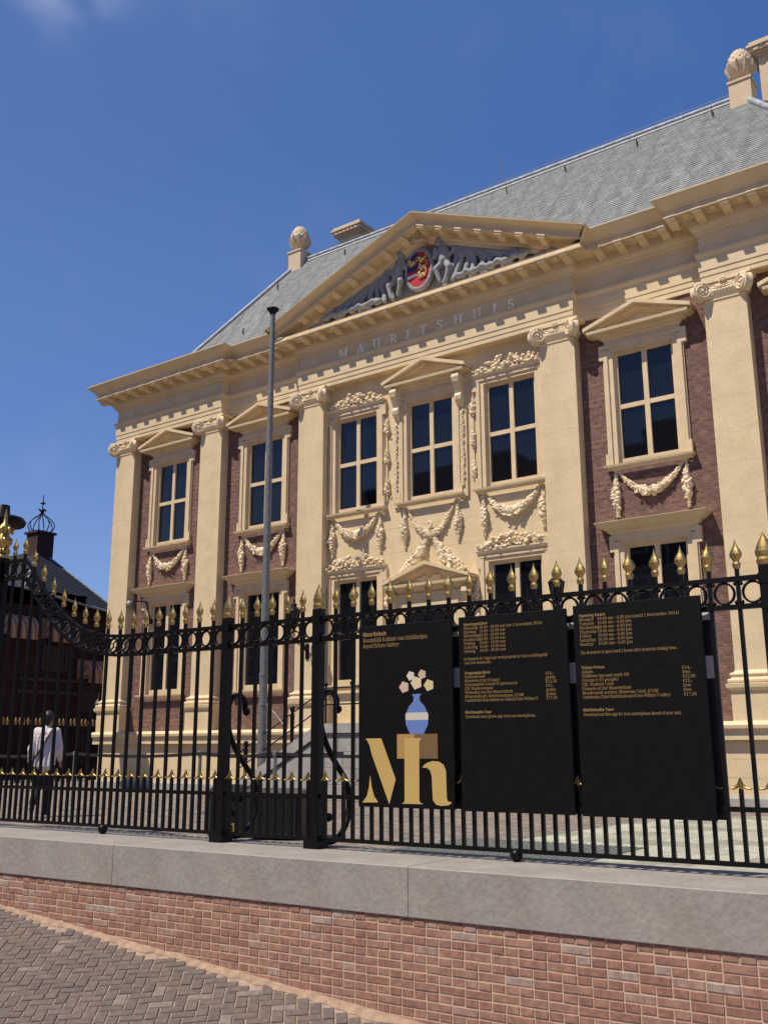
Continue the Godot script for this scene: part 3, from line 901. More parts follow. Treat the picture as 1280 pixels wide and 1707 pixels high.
func roof(b: Node) -> void:
	# front slope of separate slates, side and rear slopes as sheets
	var mb := MB.new()
	var back := -22.0
	var fx := 10.8
	var fz := -0.5
	var pv := PackedVector2Array([Vector2(-fx, 12.26), Vector2(-4.7, 12.26), Vector2(0, 14.3), Vector2(4.7, 12.26), Vector2(fx, 12.26), Vector2(7.3, 17.06), Vector2(-7.3, 17.06)])
	var ix := Geometry2D.triangulate_polygon(pv)
	for t in range(0, ix.size(), 3):
		var q := []
		for k in 3:
			var p := pv[ix[t + k]]
			q.append(Vector3(p.x, p.y, fz - 0.02 - (p.y - 12.26) * 0.6667))
		if (q[1] - q[0]).cross(q[2] - q[0]).z < 0:
			q.reverse()
		mb.tri(q[0], q[1], q[2])
	for k in [-1.0, 1.0]:
		mb.quad(Vector3(k * fx, 12.3, back), Vector3(k * fx, 12.3, fz), Vector3(k * 7.3, 17.1, -3.7), Vector3(k * 7.3, 17.1, back + 3.2))
	mb.quad(Vector3(fx, 12.3, back), Vector3(-fx, 12.3, back), Vector3(-7.3, 17.1, back + 3.2), Vector3(7.3, 17.1, back + 3.2))
	mb.quad(Vector3(-7.3, 17.09, -3.7), Vector3(7.3, 17.09, -3.7), Vector3(7.3, 17.09, back + 3.2), Vector3(-7.3, 17.09, back + 3.2))
	mb.bx(-12.2, 12.2, 12.2, 12.3, back, -0.27)
	var o := lump("roof", mb, M.dark_slate, b)
	var sl := MB.new()
	var up := Vector3(0, 4.80, -3.20)
	var length := up.length()
	up /= length
	var nn := Vector3.RIGHT.cross(up).normalized()
	var pitch := 0.098
	var rows := int(length / pitch)
	var streak := noise_img(256, 77, 0.05, 2)
	for j in rows:
		var s := j * pitch
		var f := s / length
		var half: float = lerp(10.75, 7.32, f)
		var x := -half + (0.095 if j % 2 else 0.0)
		while x < half - 0.02:
			var wd: float = min(0.19, half - x)
			if abs(x + wd * 0.5) < (14.3 - (12.3 + up.y * s)) / 0.408 - 0.3:
				x += wd
				continue
			var a := Vector3(x + 0.0015, 12.30, fz) + up * s + nn * (0.022 + rng.randf() * 0.003)
			var r := Vector3(wd - 0.003, 0, 0)
			var u := up * pitch * 1.6 - nn * 0.018
			var k := rng.randf_range(0.91, 1.07)
			var cx: float = clamp((x + 12.2) / 24.4 * 255.0, 0, 255)
			var st: float = 0.8 * max(streak.get_pixel(int(cx), 20).r - 0.60, 0.0) * 1.5 * smoothstep(0.0, 0.4, rng.randf() + 0.1)
			sl.col = Color(0.40 * k + st * 0.22, 0.405 * k + st * 0.20, 0.415 * k + st * 0.19)
			sl.quad(a, a + r, a + r + u, a + u)
			sl.quad(a - nn * 0.02, a - nn * 0.02 + r, a + r, a)
			x += wd
	var so := lump("slates", sl, M.slate, o)
	so.set_meta("kind", "stuff")
	# lead rolls
	var ld := MB.new()
	var L := Vector3(-7.3, 17.12, -3.68)
	var R := Vector3(7.3, 17.12, -3.68)
	for i in 20:
		var p := L.lerp(R, i / 20.0)
		var q := L.lerp(R, (i + 0.985) / 20.0)
		ld.tube([p, q], [0.075], 8)
		ld.box((p + q) * 0.5 + Vector3(0, -0.09, 0.06), Vector3(p.distance_to(q), 0.16, 0.02), Basis(Vector3.RIGHT, -0.588))
	for s in [-1.0, 1.0]:
		ld.tube([Vector3(s * fx, 12.32, fz), Vector3(s * 7.3, 17.12, -3.68)], [0.085], 8)
	lump("lead_ridge", ld, M.lead, o)
	var wr := MB.new()
	for i in 21:
		var p := L.lerp(R, i / 20.0)
		wr.tube([p, p + Vector3(0, 0.17, 0)], [0.008], 4)
		if i < 20:
			wr.tube([p + Vector3(0, 0.16, 0), L.lerp(R, (i + 1) / 20.0) + Vector3(0, 0.16, 0)], [0.008], 4)
	wr.tube([Vector3(0.40, 17.1, -3.7), Vector3(0.40, 18.1, -3.7)], [0.014], 5)
	lump("lightning_wire", wr, M.steel, o)
	var hk := MB.new()
	hk.tube(arc([Vector3(0, 0.13, 0.02), Vector3(0, 0.0, 0.03), Vector3(0.0, -0.08, 0.07), Vector3(0.0, -0.06, 0.14), Vector3(0, 0.0, 0.155)], 3), [0.013], 5)
	hk.box(Vector3(0, 0.08, 0.02), Vector3(0.03, 0.12, 0.02))
	var hm := hk.mesh()
	for x in [[-7.6, 15.9], [-7.8, 13.9], [-5.13, 16.55], [0.71, 16.68], [2.55, 16.68], [4.65, 16.6], [6.63, 16.68]]:
		part("roof_hook", hm, M.iron, o, Transform3D(Basis(Vector3.UP, 0.5), Vector3(x[0], x[1], fz + 0.04 - (x[1] - 12.3) * 0.6667)))
	# stone finials on the ridge ends
	var fm := MB.new()
	fm.bx(-0.27, 0.27, -0.5, 0.36, -0.27, 0.27)
	fm.bx(-0.30, 0.30, 0.36, 0.42, -0.30, 0.30)
	fm.lathe([Vector2(0.25, 0.42), Vector2(0.24, 0.47), Vector2(0.14, 0.51), Vector2(0.13, 0.56), Vector2(0.19, 0.60), Vector2(0.27, 0.68), Vector2(0.32, 0.80), Vector2(0.34, 0.92), Vector2(0.35, 0.945), Vector2(0.33, 0.96), Vector2(0.315, 1.0), Vector2(0.28, 1.16), Vector2(0.21, 1.29), Vector2(0.11, 1.37), Vector2(0.0, 1.40)], 18)
	for j in 5:
		for i in 12:
			var a := TAU * (i + 0.5 * (j % 2)) / 12
			var y := 0.99 + j * 0.08
			var r: float = [0.315, 0.295, 0.265, 0.215, 0.15][j]
			fm.ball(Vector3(sin(a) * r * 0.9, y, cos(a) * r * 0.9), Vector3(0.056, 0.05, 0.056), 4, 6)
	for i in 10:
		var a := TAU * i / 10
		fm.tube([Vector3(sin(a) * 0.25, 0.66, cos(a) * 0.25), Vector3(sin(a) * 0.34, 0.84, cos(a) * 0.34), Vector3(sin(a) * 0.37, 0.96, cos(a) * 0.37)], [0.05, 0.06, 0.01], 5)
	var fmesh := fm.mesh()
	part("roof_finial", fmesh, M.chimney_plaster, b, at(-7.38, 17.0, -3.66))
	part("roof_finial", fmesh, M.chimney_plaster, b, at(7.36, 17.0, -3.66))
	# chimneys behind the ridge
	for s in [-1.0, 1.0]:
		var cm := MB.new()
		var c := Vector3(-6.85, 0, -6.1) if s < 0 else Vector3(8.45, 0, -5.2)
		var hw := 0.43 if s < 0 else 0.80
		var y0: float = 18.80 if s < 0 else 18.55
		cm.bx(c.x - hw, c.x + hw, 15.5, y0, c.z - hw, c.z + hw)
		var k := 0.0
		for st in [[0.05, 0.06], [0.10, 0.06], [0.18, 0.11], [0.23, 0.07], [0.17, 0.10], [0.07, 0.05]]:
			cm.bx(c.x - hw - st[0], c.x + hw + st[0], y0 + k, y0 + k + st[1], c.z - hw - st[0], c.z + hw + st[0])
			k += st[1]
		for i in 6:
			for t in [-1.0, 1.0]:
				cm.bx(c.x - hw + i * hw * 0.4 - 0.06, c.x - hw + i * hw * 0.4 + 0.06, y0 + 0.121, y0 + 0.229, c.z + t * hw - 0.2, c.z + t * hw + 0.2)
				cm.bx(c.x + t * hw - 0.2, c.x + t * hw + 0.2, y0 + 0.122, y0 + 0.228, c.z - hw + i * hw * 0.4 - 0.06, c.z - hw + i * hw * 0.4 + 0.06)
		lump("chimney", cm, M.chimney_plaster, b)

func museum() -> void:
	var b := thing("museum_building", "cream and brown brick classical museum with pilasters, carved pediment and grey slate roof", "building")
	var w := WALL_Z
	var bays := [-9.37, -5.55, 5.55, 9.37]
	for i in 4:
		var cx: float = bays[i]
		var mb := MB.new()
		var x0: float = [-11.69, -7.46, 3.65, 7.46][i]
		var x1: float = [-7.46, -3.65, 7.46, 11.69][i]
		pierced(mb, x0, x1, 1.5, 10.6, w, [[cx - 0.76, cx + 0.76, 7.05, 9.66], [cx - 0.76, cx + 0.76, 2.6, 5.32]], 0.17)
		lump("brick_wall", mb, M.museum_brick, b)
		window(b, cx, true, "pediment")
		window(b, cx, false, "hood")
		swag(b, cx, 0.55, 0.115)
	# rendered centre in shallow courses
	var mb := MB.new()
	var y := 1.5
	while y < 10.6:
		var t: float = min(y + 0.615, 10.6)
		var holes := []
		for cx in [-2.30, 0.0, 2.26]:
			for r in [[7.05, 9.66], [2.6, 5.32]]:
				if cx == 0.0 and r[0] < 5:
					r = [1.56, 4.42]
				var a: float = max(r[0], y)
				var c: float = min(r[1], t)
				if c > a + 0.01:
					holes.append([cx - 0.76, cx + 0.76, a, c])
		pierced(mb, -3.65, 3.65, y + 0.003, t - 0.002, w, holes, 0.17, false)
		y = t
	mb.bx(-3.65, -3.07, 1.5, 10.6, w - 0.3, w - 0.006)
	mb.bx(3.03, 3.65, 1.5, 10.6, w - 0.3, w - 0.006)
	mb.bx(-1.53, -0.77, 1.5, 10.6, w - 0.3, w - 0.006)
	mb.bx(0.77, 1.49, 1.5, 10.6, w - 0.3, w - 0.006)
	for cx in [-2.30, 0.0, 2.26]:
		mb.bx(cx - 0.77, cx + 0.77, 9.67, 10.6, w - 0.3, w - 0.006)
		mb.bx(cx - 0.77, cx + 0.77, 5.33, 7.04, w - 0.3, w - 0.006)
		mb.bx(cx - 0.77, cx + 0.77, 1.5, 2.59 if cx != 0.0 else 1.55, w - 0.3, w - 0.006)
	lump("rendered_wall", mb, M.cream, b)
	for cx in [-2.30, 2.26]:
		window(b, cx, true, "crest")
		window(b, cx, false, "crest")
		swag(b, cx, 0.52, 0.135)
		side_drops(b, cx - 1.0, 7.15, 9.5, 3)
		side_drops(b, cx + 1.0, 7.15, 9.5, 3)
		side_drops(b, cx - 1.0, 2.8, 5.0, 3)
		side_drops(b, cx + 1.0, 2.8, 5.0, 3)
	window(b, 0.0, true, "consoles")
	swag(b, 0.0, 0.78, 0.10)
	for s in [-1.0, 1.0]:
		var m2 := MB.new()
		m2.tube([Vector3(s * 0.985, 9.1, w + 0.07), Vector3(s * 0.985, 7.2, w + 0.07)], [0.02], 5)
		for i in 40:
			m2.ball(Vector3(s * 0.985 + rng.randf_range(-0.03, 0.03), 7.2 + i * 0.048, w + 0.08), Vector3(0.035, 0.03, 0.03), 4, 6)
		lump("fruit_drop", m2, M.carved, b)
		m2 = MB.new()
		fruit_string(m2, [Vector2(s * 0.08, 6.12), Vector2(s * 0.16, 5.92), Vector2(s * 0.32, 5.66), Vector2(s * 0.58, 5.42), Vector2(s * 0.92, 5.16)], [0.05, 0.09, 0.15, 0.16, 0.09], w + 0.01, 74.0)
		lump("fruit_festoon", m2, M.carved, b)
	mb = MB.new()
	mb.tube(arc([Vector3(-0.05, 6.25, w + 0.08), Vector3(0.06, 6.32, w + 0.1), Vector3(0.03, 6.42, w + 0.1), Vector3(-0.08, 6.40, w + 0.08)], 4), [0.03], 6)
	lump("ribbon_knot", mb, M.carved, b)
	# the entrance
	mb = MB.new()
	for s in [-1.0, 1.0]:
		mb.bx(s * 0.85 - 0.12, s * 0.85 + 0.12, 1.58, 4.62, w - 0.05, w + 0.10)
		mb.bx(s * 0.66 - 0.05, s * 0.66 + 0.05, 1.58, 4.40, w - 0.2, w + 0.04)
		mb.prism(PackedVector2Array([Vector2(0, 4.72), Vector2(0.28, 4.72), Vector2(0.30, 4.62), Vector2(0.18, 4.40), Vector2(0.20, 4.30), Vector2(0.0, 4.16)]), -0.09, 0.09, Transform3D(Basis(Vector3.UP, -PI / 2), Vector3(s * 1.06, 0, w)))
	mb.bx(-0.97, 0.97, 4.40, 4.72, w - 0.05, w + 0.11)
	mb.bx(-0.80, 0.80, 4.36, 4.46, w - 0.1, w + 0.14)
	var dr := lump("door_surround", mb, M.cream, b)
	small_pediment(dr, 0.0, 1.26, 4.88, 5.44, false)
	mb = MB.new()
	for i in 26:
		mb.ball(Vector3(rng.randf_range(-0.35, 0.35), 5.0 + rng.randf() * 0.12, w + 0.11), Vector3(0.05, 0.04, 0.04), 4, 6)
	lump("pediment_carving", mb, M.carved, dr)
	mb = MB.new()
	for s in [-1.0, 1.0]:
		mb.bx(s * 0.305 - 0.30, s * 0.305 + 0.30, 1.58, 4.36, w - 0.16, w - 0.10)
		for k in 3:
			mb.bx(s * 0.305 - 0.21, s * 0.305 + 0.21, 1.75 + k * 0.88, 2.45 + k * 0.88, w - 0.10, w - 0.08)
	lump("door", mb, M.dark_slate, b)
	# giant order
	var cap := capital_mesh().mesh()
	for x in [-11.27, -7.46, -3.65, 3.65, 7.46, 11.27]:
		pilaster(b, x, cap)
	entablature(b)
	# lettering on the frieze
	var xs := [-2.54, -1.97, -1.44, -0.90, -0.45, 0.03, 0.52, 1.06, 1.59, 2.09, 2.53]
	var word := "MAURITSHUIS"
	for i in 11:
		var tm := TextMesh.new()
		tm.text = word[i]
		tm.font = font_of("Droid Serif", 400)
		tm.font_size = 64
		tm.pixel_size = 0.345 / 64.0
		tm.depth = 0.03
		tm.curve_step = 1.0
		part("letter", tm, M.letter, b, at(xs[i], 11.355, 0.012))
	# plinth
	mb = MB.new()
	var path := [Vector2(-11.78, -6.0), Vector2(-11.78, 0.02), Vector2(11.78, 0.02), Vector2(11.78, -6.0)]
	mb.sweep([Vector2(0.0, 1.22), Vector2(0.09, 1.23), Vector2(0.09, 1.42), Vector2(0.16, 1.44), Vector2(0.17, 1.50), Vector2(0.15, 1.53), Vector2(0.10, 1.575), Vector2(-0.5, 1.58)], path, false)
	lump("plinth_ledge", mb, M.cream, b)
	mb = MB.new()
	y = 0.2
	while y < 1.2:
		mb.sweep([Vector2(-0.05, y + 0.002), Vector2(-0.04, y + 0.002), Vector2(-0.04, min(y + 0.336, 1.23)), Vector2(-0.05, min(y + 0.336, 1.23))], path, false)
		y += 0.34
	mb.sweep([Vector2(-0.046, 0.0), Vector2(-0.046, 1.23)], path, false)
	lump("basement_wall", mb, M.cream, b)
	mb = MB.new()
	mb.sweep([Vector2(0.06, -0.05), Vector2(0.06, 0.17), Vector2(0.03, 0.20), Vector2(-0.05, 0.20)], path, false)
	lump("foot_course", mb, M.stair_stone, b)
	mb = MB.new()
	mb.bx(-11.62, 11.62, 0.0, 12.3, -22.0, -0.455)
	lump("body_wall", mb, M.museum_brick, b)
	arms(b)
	roof(b)

func font_of(fam: String, weight: int, italic := false) -> SystemFont:
	var f := SystemFont.new()
	f.font_names = PackedStringArray([fam])
	f.font_weight = weight
	f.font_italic = italic
	return f

# ---------------------------------------------------------------- street, kerb wall, fence
func street_h(u: float, o: float) -> float:
	return -0.585 - 0.0815 * (clamp(u, -11.0, 7.0) + 5.53) - 0.17 * clamp(o, -1.0, 4.6)

func in_view(p: Vector3) -> bool:
	var q := cam.transform.affine_inverse() * p
	if q.z > -0.5:
		return false
	var t := tan(deg_to_rad(cam.fov * 0.5))
	return abs(q.y / -q.z) < t * 1.02 and abs(q.x / -q.z) < t * 0.77

func grounds() -> void:
	var mb := MB.new()
	var us := [-200.0, -60.0, -20.0]
	for i in 20:
		us.append(-18.0 + i * 1.5)
	us.append_array([20.0, 60.0, 200.0])
	var os := [-0.4, 0.0, 0.5, 1.0, 1.5, 2.0, 2.5, 3.0, 3.5, 4.0, 4.6, 8.0, 20.0, 60.0, 250.0]
	for i in us.size() - 1:
		for j in os.size() - 1:
			var q := []
			for e in [[i, j + 1], [i + 1, j + 1], [i + 1, j], [i, j]]:
				q.append(F(us[e[0]], street_h(us[e[0]], os[e[1]]) - 0.016, os[e[1]]))
			mb.quad(q[0], q[1], q[2], q[3])
	struct("street", mb, M.joint_sand)
	mb = MB.new()
	mb.quad(F(-250, 0, -1.0), F(250, 0, -1.0), F(250, 0, -420), F(-250, 0, -420))
	struct("forecourt", mb, M.setts)
	# smooth pale paving on the right of the forecourt
	mb = MB.new()
	var poly := [Vector2(6.0, 11.3), Vector2(6.05, 8.2), Vector2(6.65, 8.1), Vector2(6.68, 6.0), Vector2(6.72, 4.4), Vector2(6.95, 3.6), Vector2(7.4, 2.6), Vector2(8.2, 1.9), Vector2(16.0, 1.5), Vector2(16.0, 11.2)]
	var pv := PackedVector2Array(poly)
	var ix := Geometry2D.triangulate_polygon(pv)
	for t in range(0, ix.size(), 3):
		var a := pv[ix[t]]
		var b := pv[ix[t + 1]]
		var d := pv[ix[t + 2]]
		if (b - a).cross(d - a) > 0:
			var s := b
			b = d
			d = s
		mb.tri(Vector3(a.x, 0.004, a.y), Vector3(b.x, 0.004, b.y), Vector3(d.x, 0.004, d.y))
	struct("pale_paving", mb, M.pale_slab)
	# drifted sand along the foot of the wall
	mb = MB.new()
	var prev := []
	for i in 201:
		var u := -9.0 + i * 0.07
		var wd: float = 0.018 + 0.02 * sin(u * 1.9) * sin(u * 0.7 + 1.0) + rng.randf_range(0.0, 0.05) + (0.03 if u > -2.6 else 0.0) + 0.05 * max(sin(u * 4.3) * sin(u * 2.3), 0.0)
		var r := [F(u, street_h(u, 0.0) + 0.014, -0.03), F(u, street_h(u, wd * 0.5) + 0.010, wd * 0.5), F(u, street_h(u, wd) - 0.012, wd)]
		if i > 0:
			for k in 2:
				mb.quad(prev[k + 1], r[k + 1], r[k], prev[k])
		prev = r
	struct("sand", mb, M.sand)

func pavers() -> void:
	# street clinkers in herringbone, the nearest ones separate
	var root := Node3D.new()
	root.name = "street_paving"
	add_child(root)
	root.set_meta("kind", "structure")
	var W := 0.104
	var ax := Vector2(cos(deg_to_rad(-38.5)), sin(deg_to_rad(-38.5)))
	var ay := Vector2(-ax.y, ax.x)
	var meshes := []
	for k in 5:
		var m := MB.new()
		var j := 0.004
		m.chamfer_box(Vector3(0, 0, -0.02 + j * (k - 2) * 0.1), Vector3(0.195 - k * 0.0013, 0.094 - (k % 3) * 0.0014, 0.04), 0.005)
		meshes.append(m)
	var tones := [Color(0.235, 0.192, 0.170), Color(0.250, 0.202, 0.178), Color(0.208, 0.172, 0.155), Color(0.232, 0.195, 0.178), Color(0.260, 0.207, 0.176), Color(0.36, 0.31, 0.265)]
	var mats := []
	for t in tones:
		var m: StandardMaterial3D = M.clay.duplicate()
		m.albedo_color = t.linear_to_srgb()
		mats.append(m)
	var shared := []
	for k in 5:
		shared.append(meshes[k].mesh())
	var list := []
	for i in range(-150, 150):
		for j in range(-150, 150):
			var s := posmod(i - j, 4)
			if s != 0 and s != 2:
				continue
			var g := Vector2(i + 1.0, j + 0.5) if s == 0 else Vector2(i + 0.5, j)
			var q := (ax * g.x + ay * g.y) * W + Vector2(-3.0, 2.2)
			if q.x < -8.6 or q.x > 2.6 or q.y < 0.10 or q.y > 4.5:
				continue
			var u := q.x
			var o := q.y
			var p := F(u, street_h(u, o) - 0.004, o)
			var dir := ax if s == 0 else ay
			var dx := (F(u + dir.x * 0.1, street_h(u + dir.x * 0.1, o + dir.y * 0.1), o + dir.y * 0.1) - F(u, street_h(u, o), o)).normalized()
			var d2 := Vector2(-dir.y, dir.x)
			var dy := (F(u + d2.x * 0.1, street_h(u + d2.x * 0.1, o + d2.y * 0.1), o + d2.y * 0.1) - F(u, street_h(u, o), o)).normalized()
			var up := dx.cross(dy).normalized()
			if up.y < 0:
				up = -up
				dy = -dy
			dy = up.cross(dx).normalized()
			var bs := Basis(dx, dy, up) * Basis(Vector3(rng.randf_range(-1, 1), rng.randf_range(-1, 1), 0.01).normalized(), rng.randf() * 0.028) * Basis(Vector3.BACK, rng.randf_range(-0.012, 0.012))
			p += up * rng.randf_range(-0.003, 0.002)
			var near := p.distance_to(cam.position) + (0.0 if in_view(p) else 100.0)
			list.append([near, Transform3D(bs, p), rng.randi() % 5, 5 if rng.randf() < 0.03 else rng.randi() % 5])
	list.sort_custom(func(a, b): return a[0] < b[0])
	var rest := MB.new()
	for k in list.size():
		var e = list[k]
		if k < 300:
			part("paver", shared[e[2]], mats[e[3]], root, e[1])
		else:
			for i in meshes[e[2]].v.size():
				meshes[e[2]].c[i] = tones[e[3]]
			rest.add(meshes[e[2]], e[1])
	var r := lump("pavers", rest, M.clay, root)
	r.set_meta("kind", "stuff")

func kerb_wall() -> void:
	var w := thing("retaining_wall", "low red brick wall with thick grey stone coping carrying the iron fence", "wall", F(0, 0, 0), FENCE_TURN)
	var edges := [-14.5, -10.91, -7.32, -3.735, -0.147, 3.44, 7.03, 10.6]
	for i in 7:
		var mb := MB.new()
		var x0: float = edges[i] + 0.004
		var x1: float = edges[i + 1] - 0.004
		mb.sweep([Vector2(-0.4, -0.238), Vector2(0.0, -0.238), Vector2(0.0, 0.143), Vector2(-0.008, 0.15), Vector2(-0.5, 0.15)], [Vector2(x0, -1.15), Vector2(x0, 0.0), Vector2(x1, 0.0), Vector2(x1, -1.15)], false)
		mb.quad(Vector3(x0 + 0.5, 0.15, -0.5), Vector3(x1 - 0.5, 0.15, -0.5), Vector3(x1 - 0.5, 0.15, -1.15), Vector3(x0 + 0.5, 0.15, -1.15))
		lump("coping_stone", mb, M.hardstone, w)
	var core := MB.new()
	core.bx(-14.5, 10.6, -2.4, -0.236, -1.1, -0.022)
	for i in 8:
		core.bx(edges[i] - 0.01, edges[i] + 0.01, -0.237, 0.142, -0.6, -0.006)
	lump("mortar_bed", core, M.mortar, w)
	# bricks: courses of headers and stretchers in cross bond
	var tones := [Color(0.575, 0.320, 0.240), Color(0.53, 0.290, 0.220), Color(0.60, 0.350, 0.265), Color(0.57, 0.335, 0.260), Color(0.50, 0.270, 0.210), Color(0.62, 0.42, 0.345), Color(0.64, 0.50, 0.435)]
	var mats := []
	for t in tones:
		var m: StandardMaterial3D = M.clay.duplicate()
		m.albedo_color = t.linear_to_srgb()
		mats.append(m)
	var build := []
	var shared := []
	for k in 6:
		var m := MB.new()
		m.chamfer_box(Vector3(0, 0, -0.03), Vector3(0.2265 if k < 3 else 0.1085, 0.0585 - (k % 3) * 0.0012, 0.06), 0.0045, Basis(Vector3.BACK, 0.004 * (k % 3 - 1)))
		build.append(m)
		shared.append(m.mesh())
	var list := []
	for j in 24:
		var y := -0.238 - 0.012 - 0.068 * j - 0.028
		var header := j % 2 == 0
		var bw := 0.118 if header else 0.236
		var sh := 0.0 if header else (0.059 if j % 4 == 1 else 0.177)
		var i := -130 if header else -65
		while i * bw + sh < 9.0:
			var x := i * bw + sh - 0.17
			i += 1
			if x < -12 or y < street_h(x, 0.0) - 0.10:
				continue
			var p := F(x, y, 0)
			var near := p.distance_to(cam.position) + (0.0 if in_view(p) and y > street_h(x, 0) else 100.0)
			var tone := rng.randi() % 5
			if rng.randf() < 0.12:
				tone = 5 + rng.randi() % 2
			list.append([near, Transform3D(Basis(Vector3.UP, rng.randf_range(-0.012, 0.012)), Vector3(x, y + rng.randf_range(-0.0015, 0.0015), -0.0165 + rng.randf_range(-0.0025, 0.0025))), (3 if header else 0) + rng.randi() % 3, tone])
	list.sort_custom(func(a, b): return a[0] < b[0])
	var rest := MB.new()
	for k in list.size():
		var e = list[k]
		if k < 300:
			part("brick", shared[e[2]], mats[e[3]], w, e[1])
		else:
			for i in build[e[2]].v.size():
				build[e[2]].c[i] = tones[e[3]]
			rest.add(build[e[2]], e[1])
	var r := lump("bricks", rest, M.clay, w)
	r.set_meta("kind", "stuff")

const TOP_U := [-9.5, -6.70, -6.46, -6.25, -5.92, -5.54, -5.25, -4.86, -4.44, -4.0, 12.0]
const TOP_Y := [3.57, 3.57, 3.335, 3.12, 2.84, 2.60, 2.495, 2.43, 2.415, 2.415, 2.415]
const LOW_Y := [3.33, 3.33, 3.09, 2.87, 2.585, 2.36, 2.27, 2.205, 2.19, 2.19, 2.19]
func curve_y(u: float, ys: Array) -> float:
	for i in TOP_U.size() - 1:
		if u <= TOP_U[i + 1]:
			var t: float = (u - TOP_U[i]) / (TOP_U[i + 1] - TOP_U[i])
			var i0: int = max(i - 1, 0)
			var i3: int = min(i + 2, TOP_U.size() - 1)
			if i < 1 or i > 8:
				return lerp(float(ys[i]), float(ys[i + 1]), t)
			if i == 1:
				i0 = 1
			return cubic_interpolate(ys[i], ys[i + 1], ys[i0], ys[i3], t)
	return ys[-1]

func spear_mesh(big: bool) -> Mesh:
	var mb := MB.new()
	var pr := [[0.0, 0.022], [0.012, 0.030], [0.04, 0.036], [0.058, 0.026], [0.072, 0.028], [0.10, 0.050], [0.125, 0.054], [0.15, 0.043], [0.18, 0.024], [0.21, 0.010], [0.248, 0.001]]
	if big:
		pr = [[0.0, 0.055], [0.015, 0.066], [0.04, 0.068], [0.06, 0.058], [0.08, 0.070], [0.11, 0.074], [0.15, 0.060], [0.19, 0.040], [0.23, 0.018], [0.27, 0.001]]
	var ang := 12
	for i in pr.size() - 1:
		for a in ang:
			var q := []
			var qn := []
			for e in [[a, i], [a + 1, i], [a + 1, i + 1], [a, i + 1]]:
				var t: float = TAU * e[0] / ang
				var r: float = pr[e[1]][1]
				var y: float = pr[e[1]][0]
				var flat := 0.42 if y > 0.06 else 0.85
				# lance leaf: sharp side edges, a raised rib on each face
				var cx: float = sign(cos(t)) * pow(abs(cos(t)), 0.8)
				var cz: float = sign(sin(t)) * pow(abs(sin(t)), 1.5)
				q.append(Vector3(cx * r, y, cz * r * flat))
				var sl: float = (pr[min(i + 1, pr.size() - 1)][1] - pr[i][1]) / max(pr[min(i + 1, pr.size() - 1)][0] - pr[i][0], 0.001)
				qn.append(Vector3(cos(t) * 0.8, -sl * 0.5, sin(t) * 1.4).normalized())
			mb.tri_n(q[0], q[2], q[1], qn[0], qn[2], qn[1])
			mb.tri_n(q[0], q[3], q[2], qn[0], qn[3], qn[2])
	return mb.mesh()

func flame_mesh() -> Mesh:
	var mb := MB.new()
	mb.tube([Vector3(0, -0.02, 0), Vector3(0, 0.02, 0), Vector3(0, 0.05, 0), Vector3(0, 0.085, 0)], [0.015, 0.017, 0.010, 0.001], 6)
	for s in [-1.0, 1.0]:
		mb.tube(arc([Vector3(s * 0.004, 0.075, 0.006), Vector3(s * 0.016, 0.028, 0.008), Vector3(s * 0.040, 0.004, 0.01), Vector3(s * 0.078, -0.004, 0.012), Vector3(s * 0.092, 0.004, 0.014)], 3), [0.003, 0.006, 0.009, 0.011, 0.012, 0.012, 0.011, 0.010, 0.008, 0.007, 0.005, 0.003, 0.002], 6, 1.3)
	return mb.mesh()

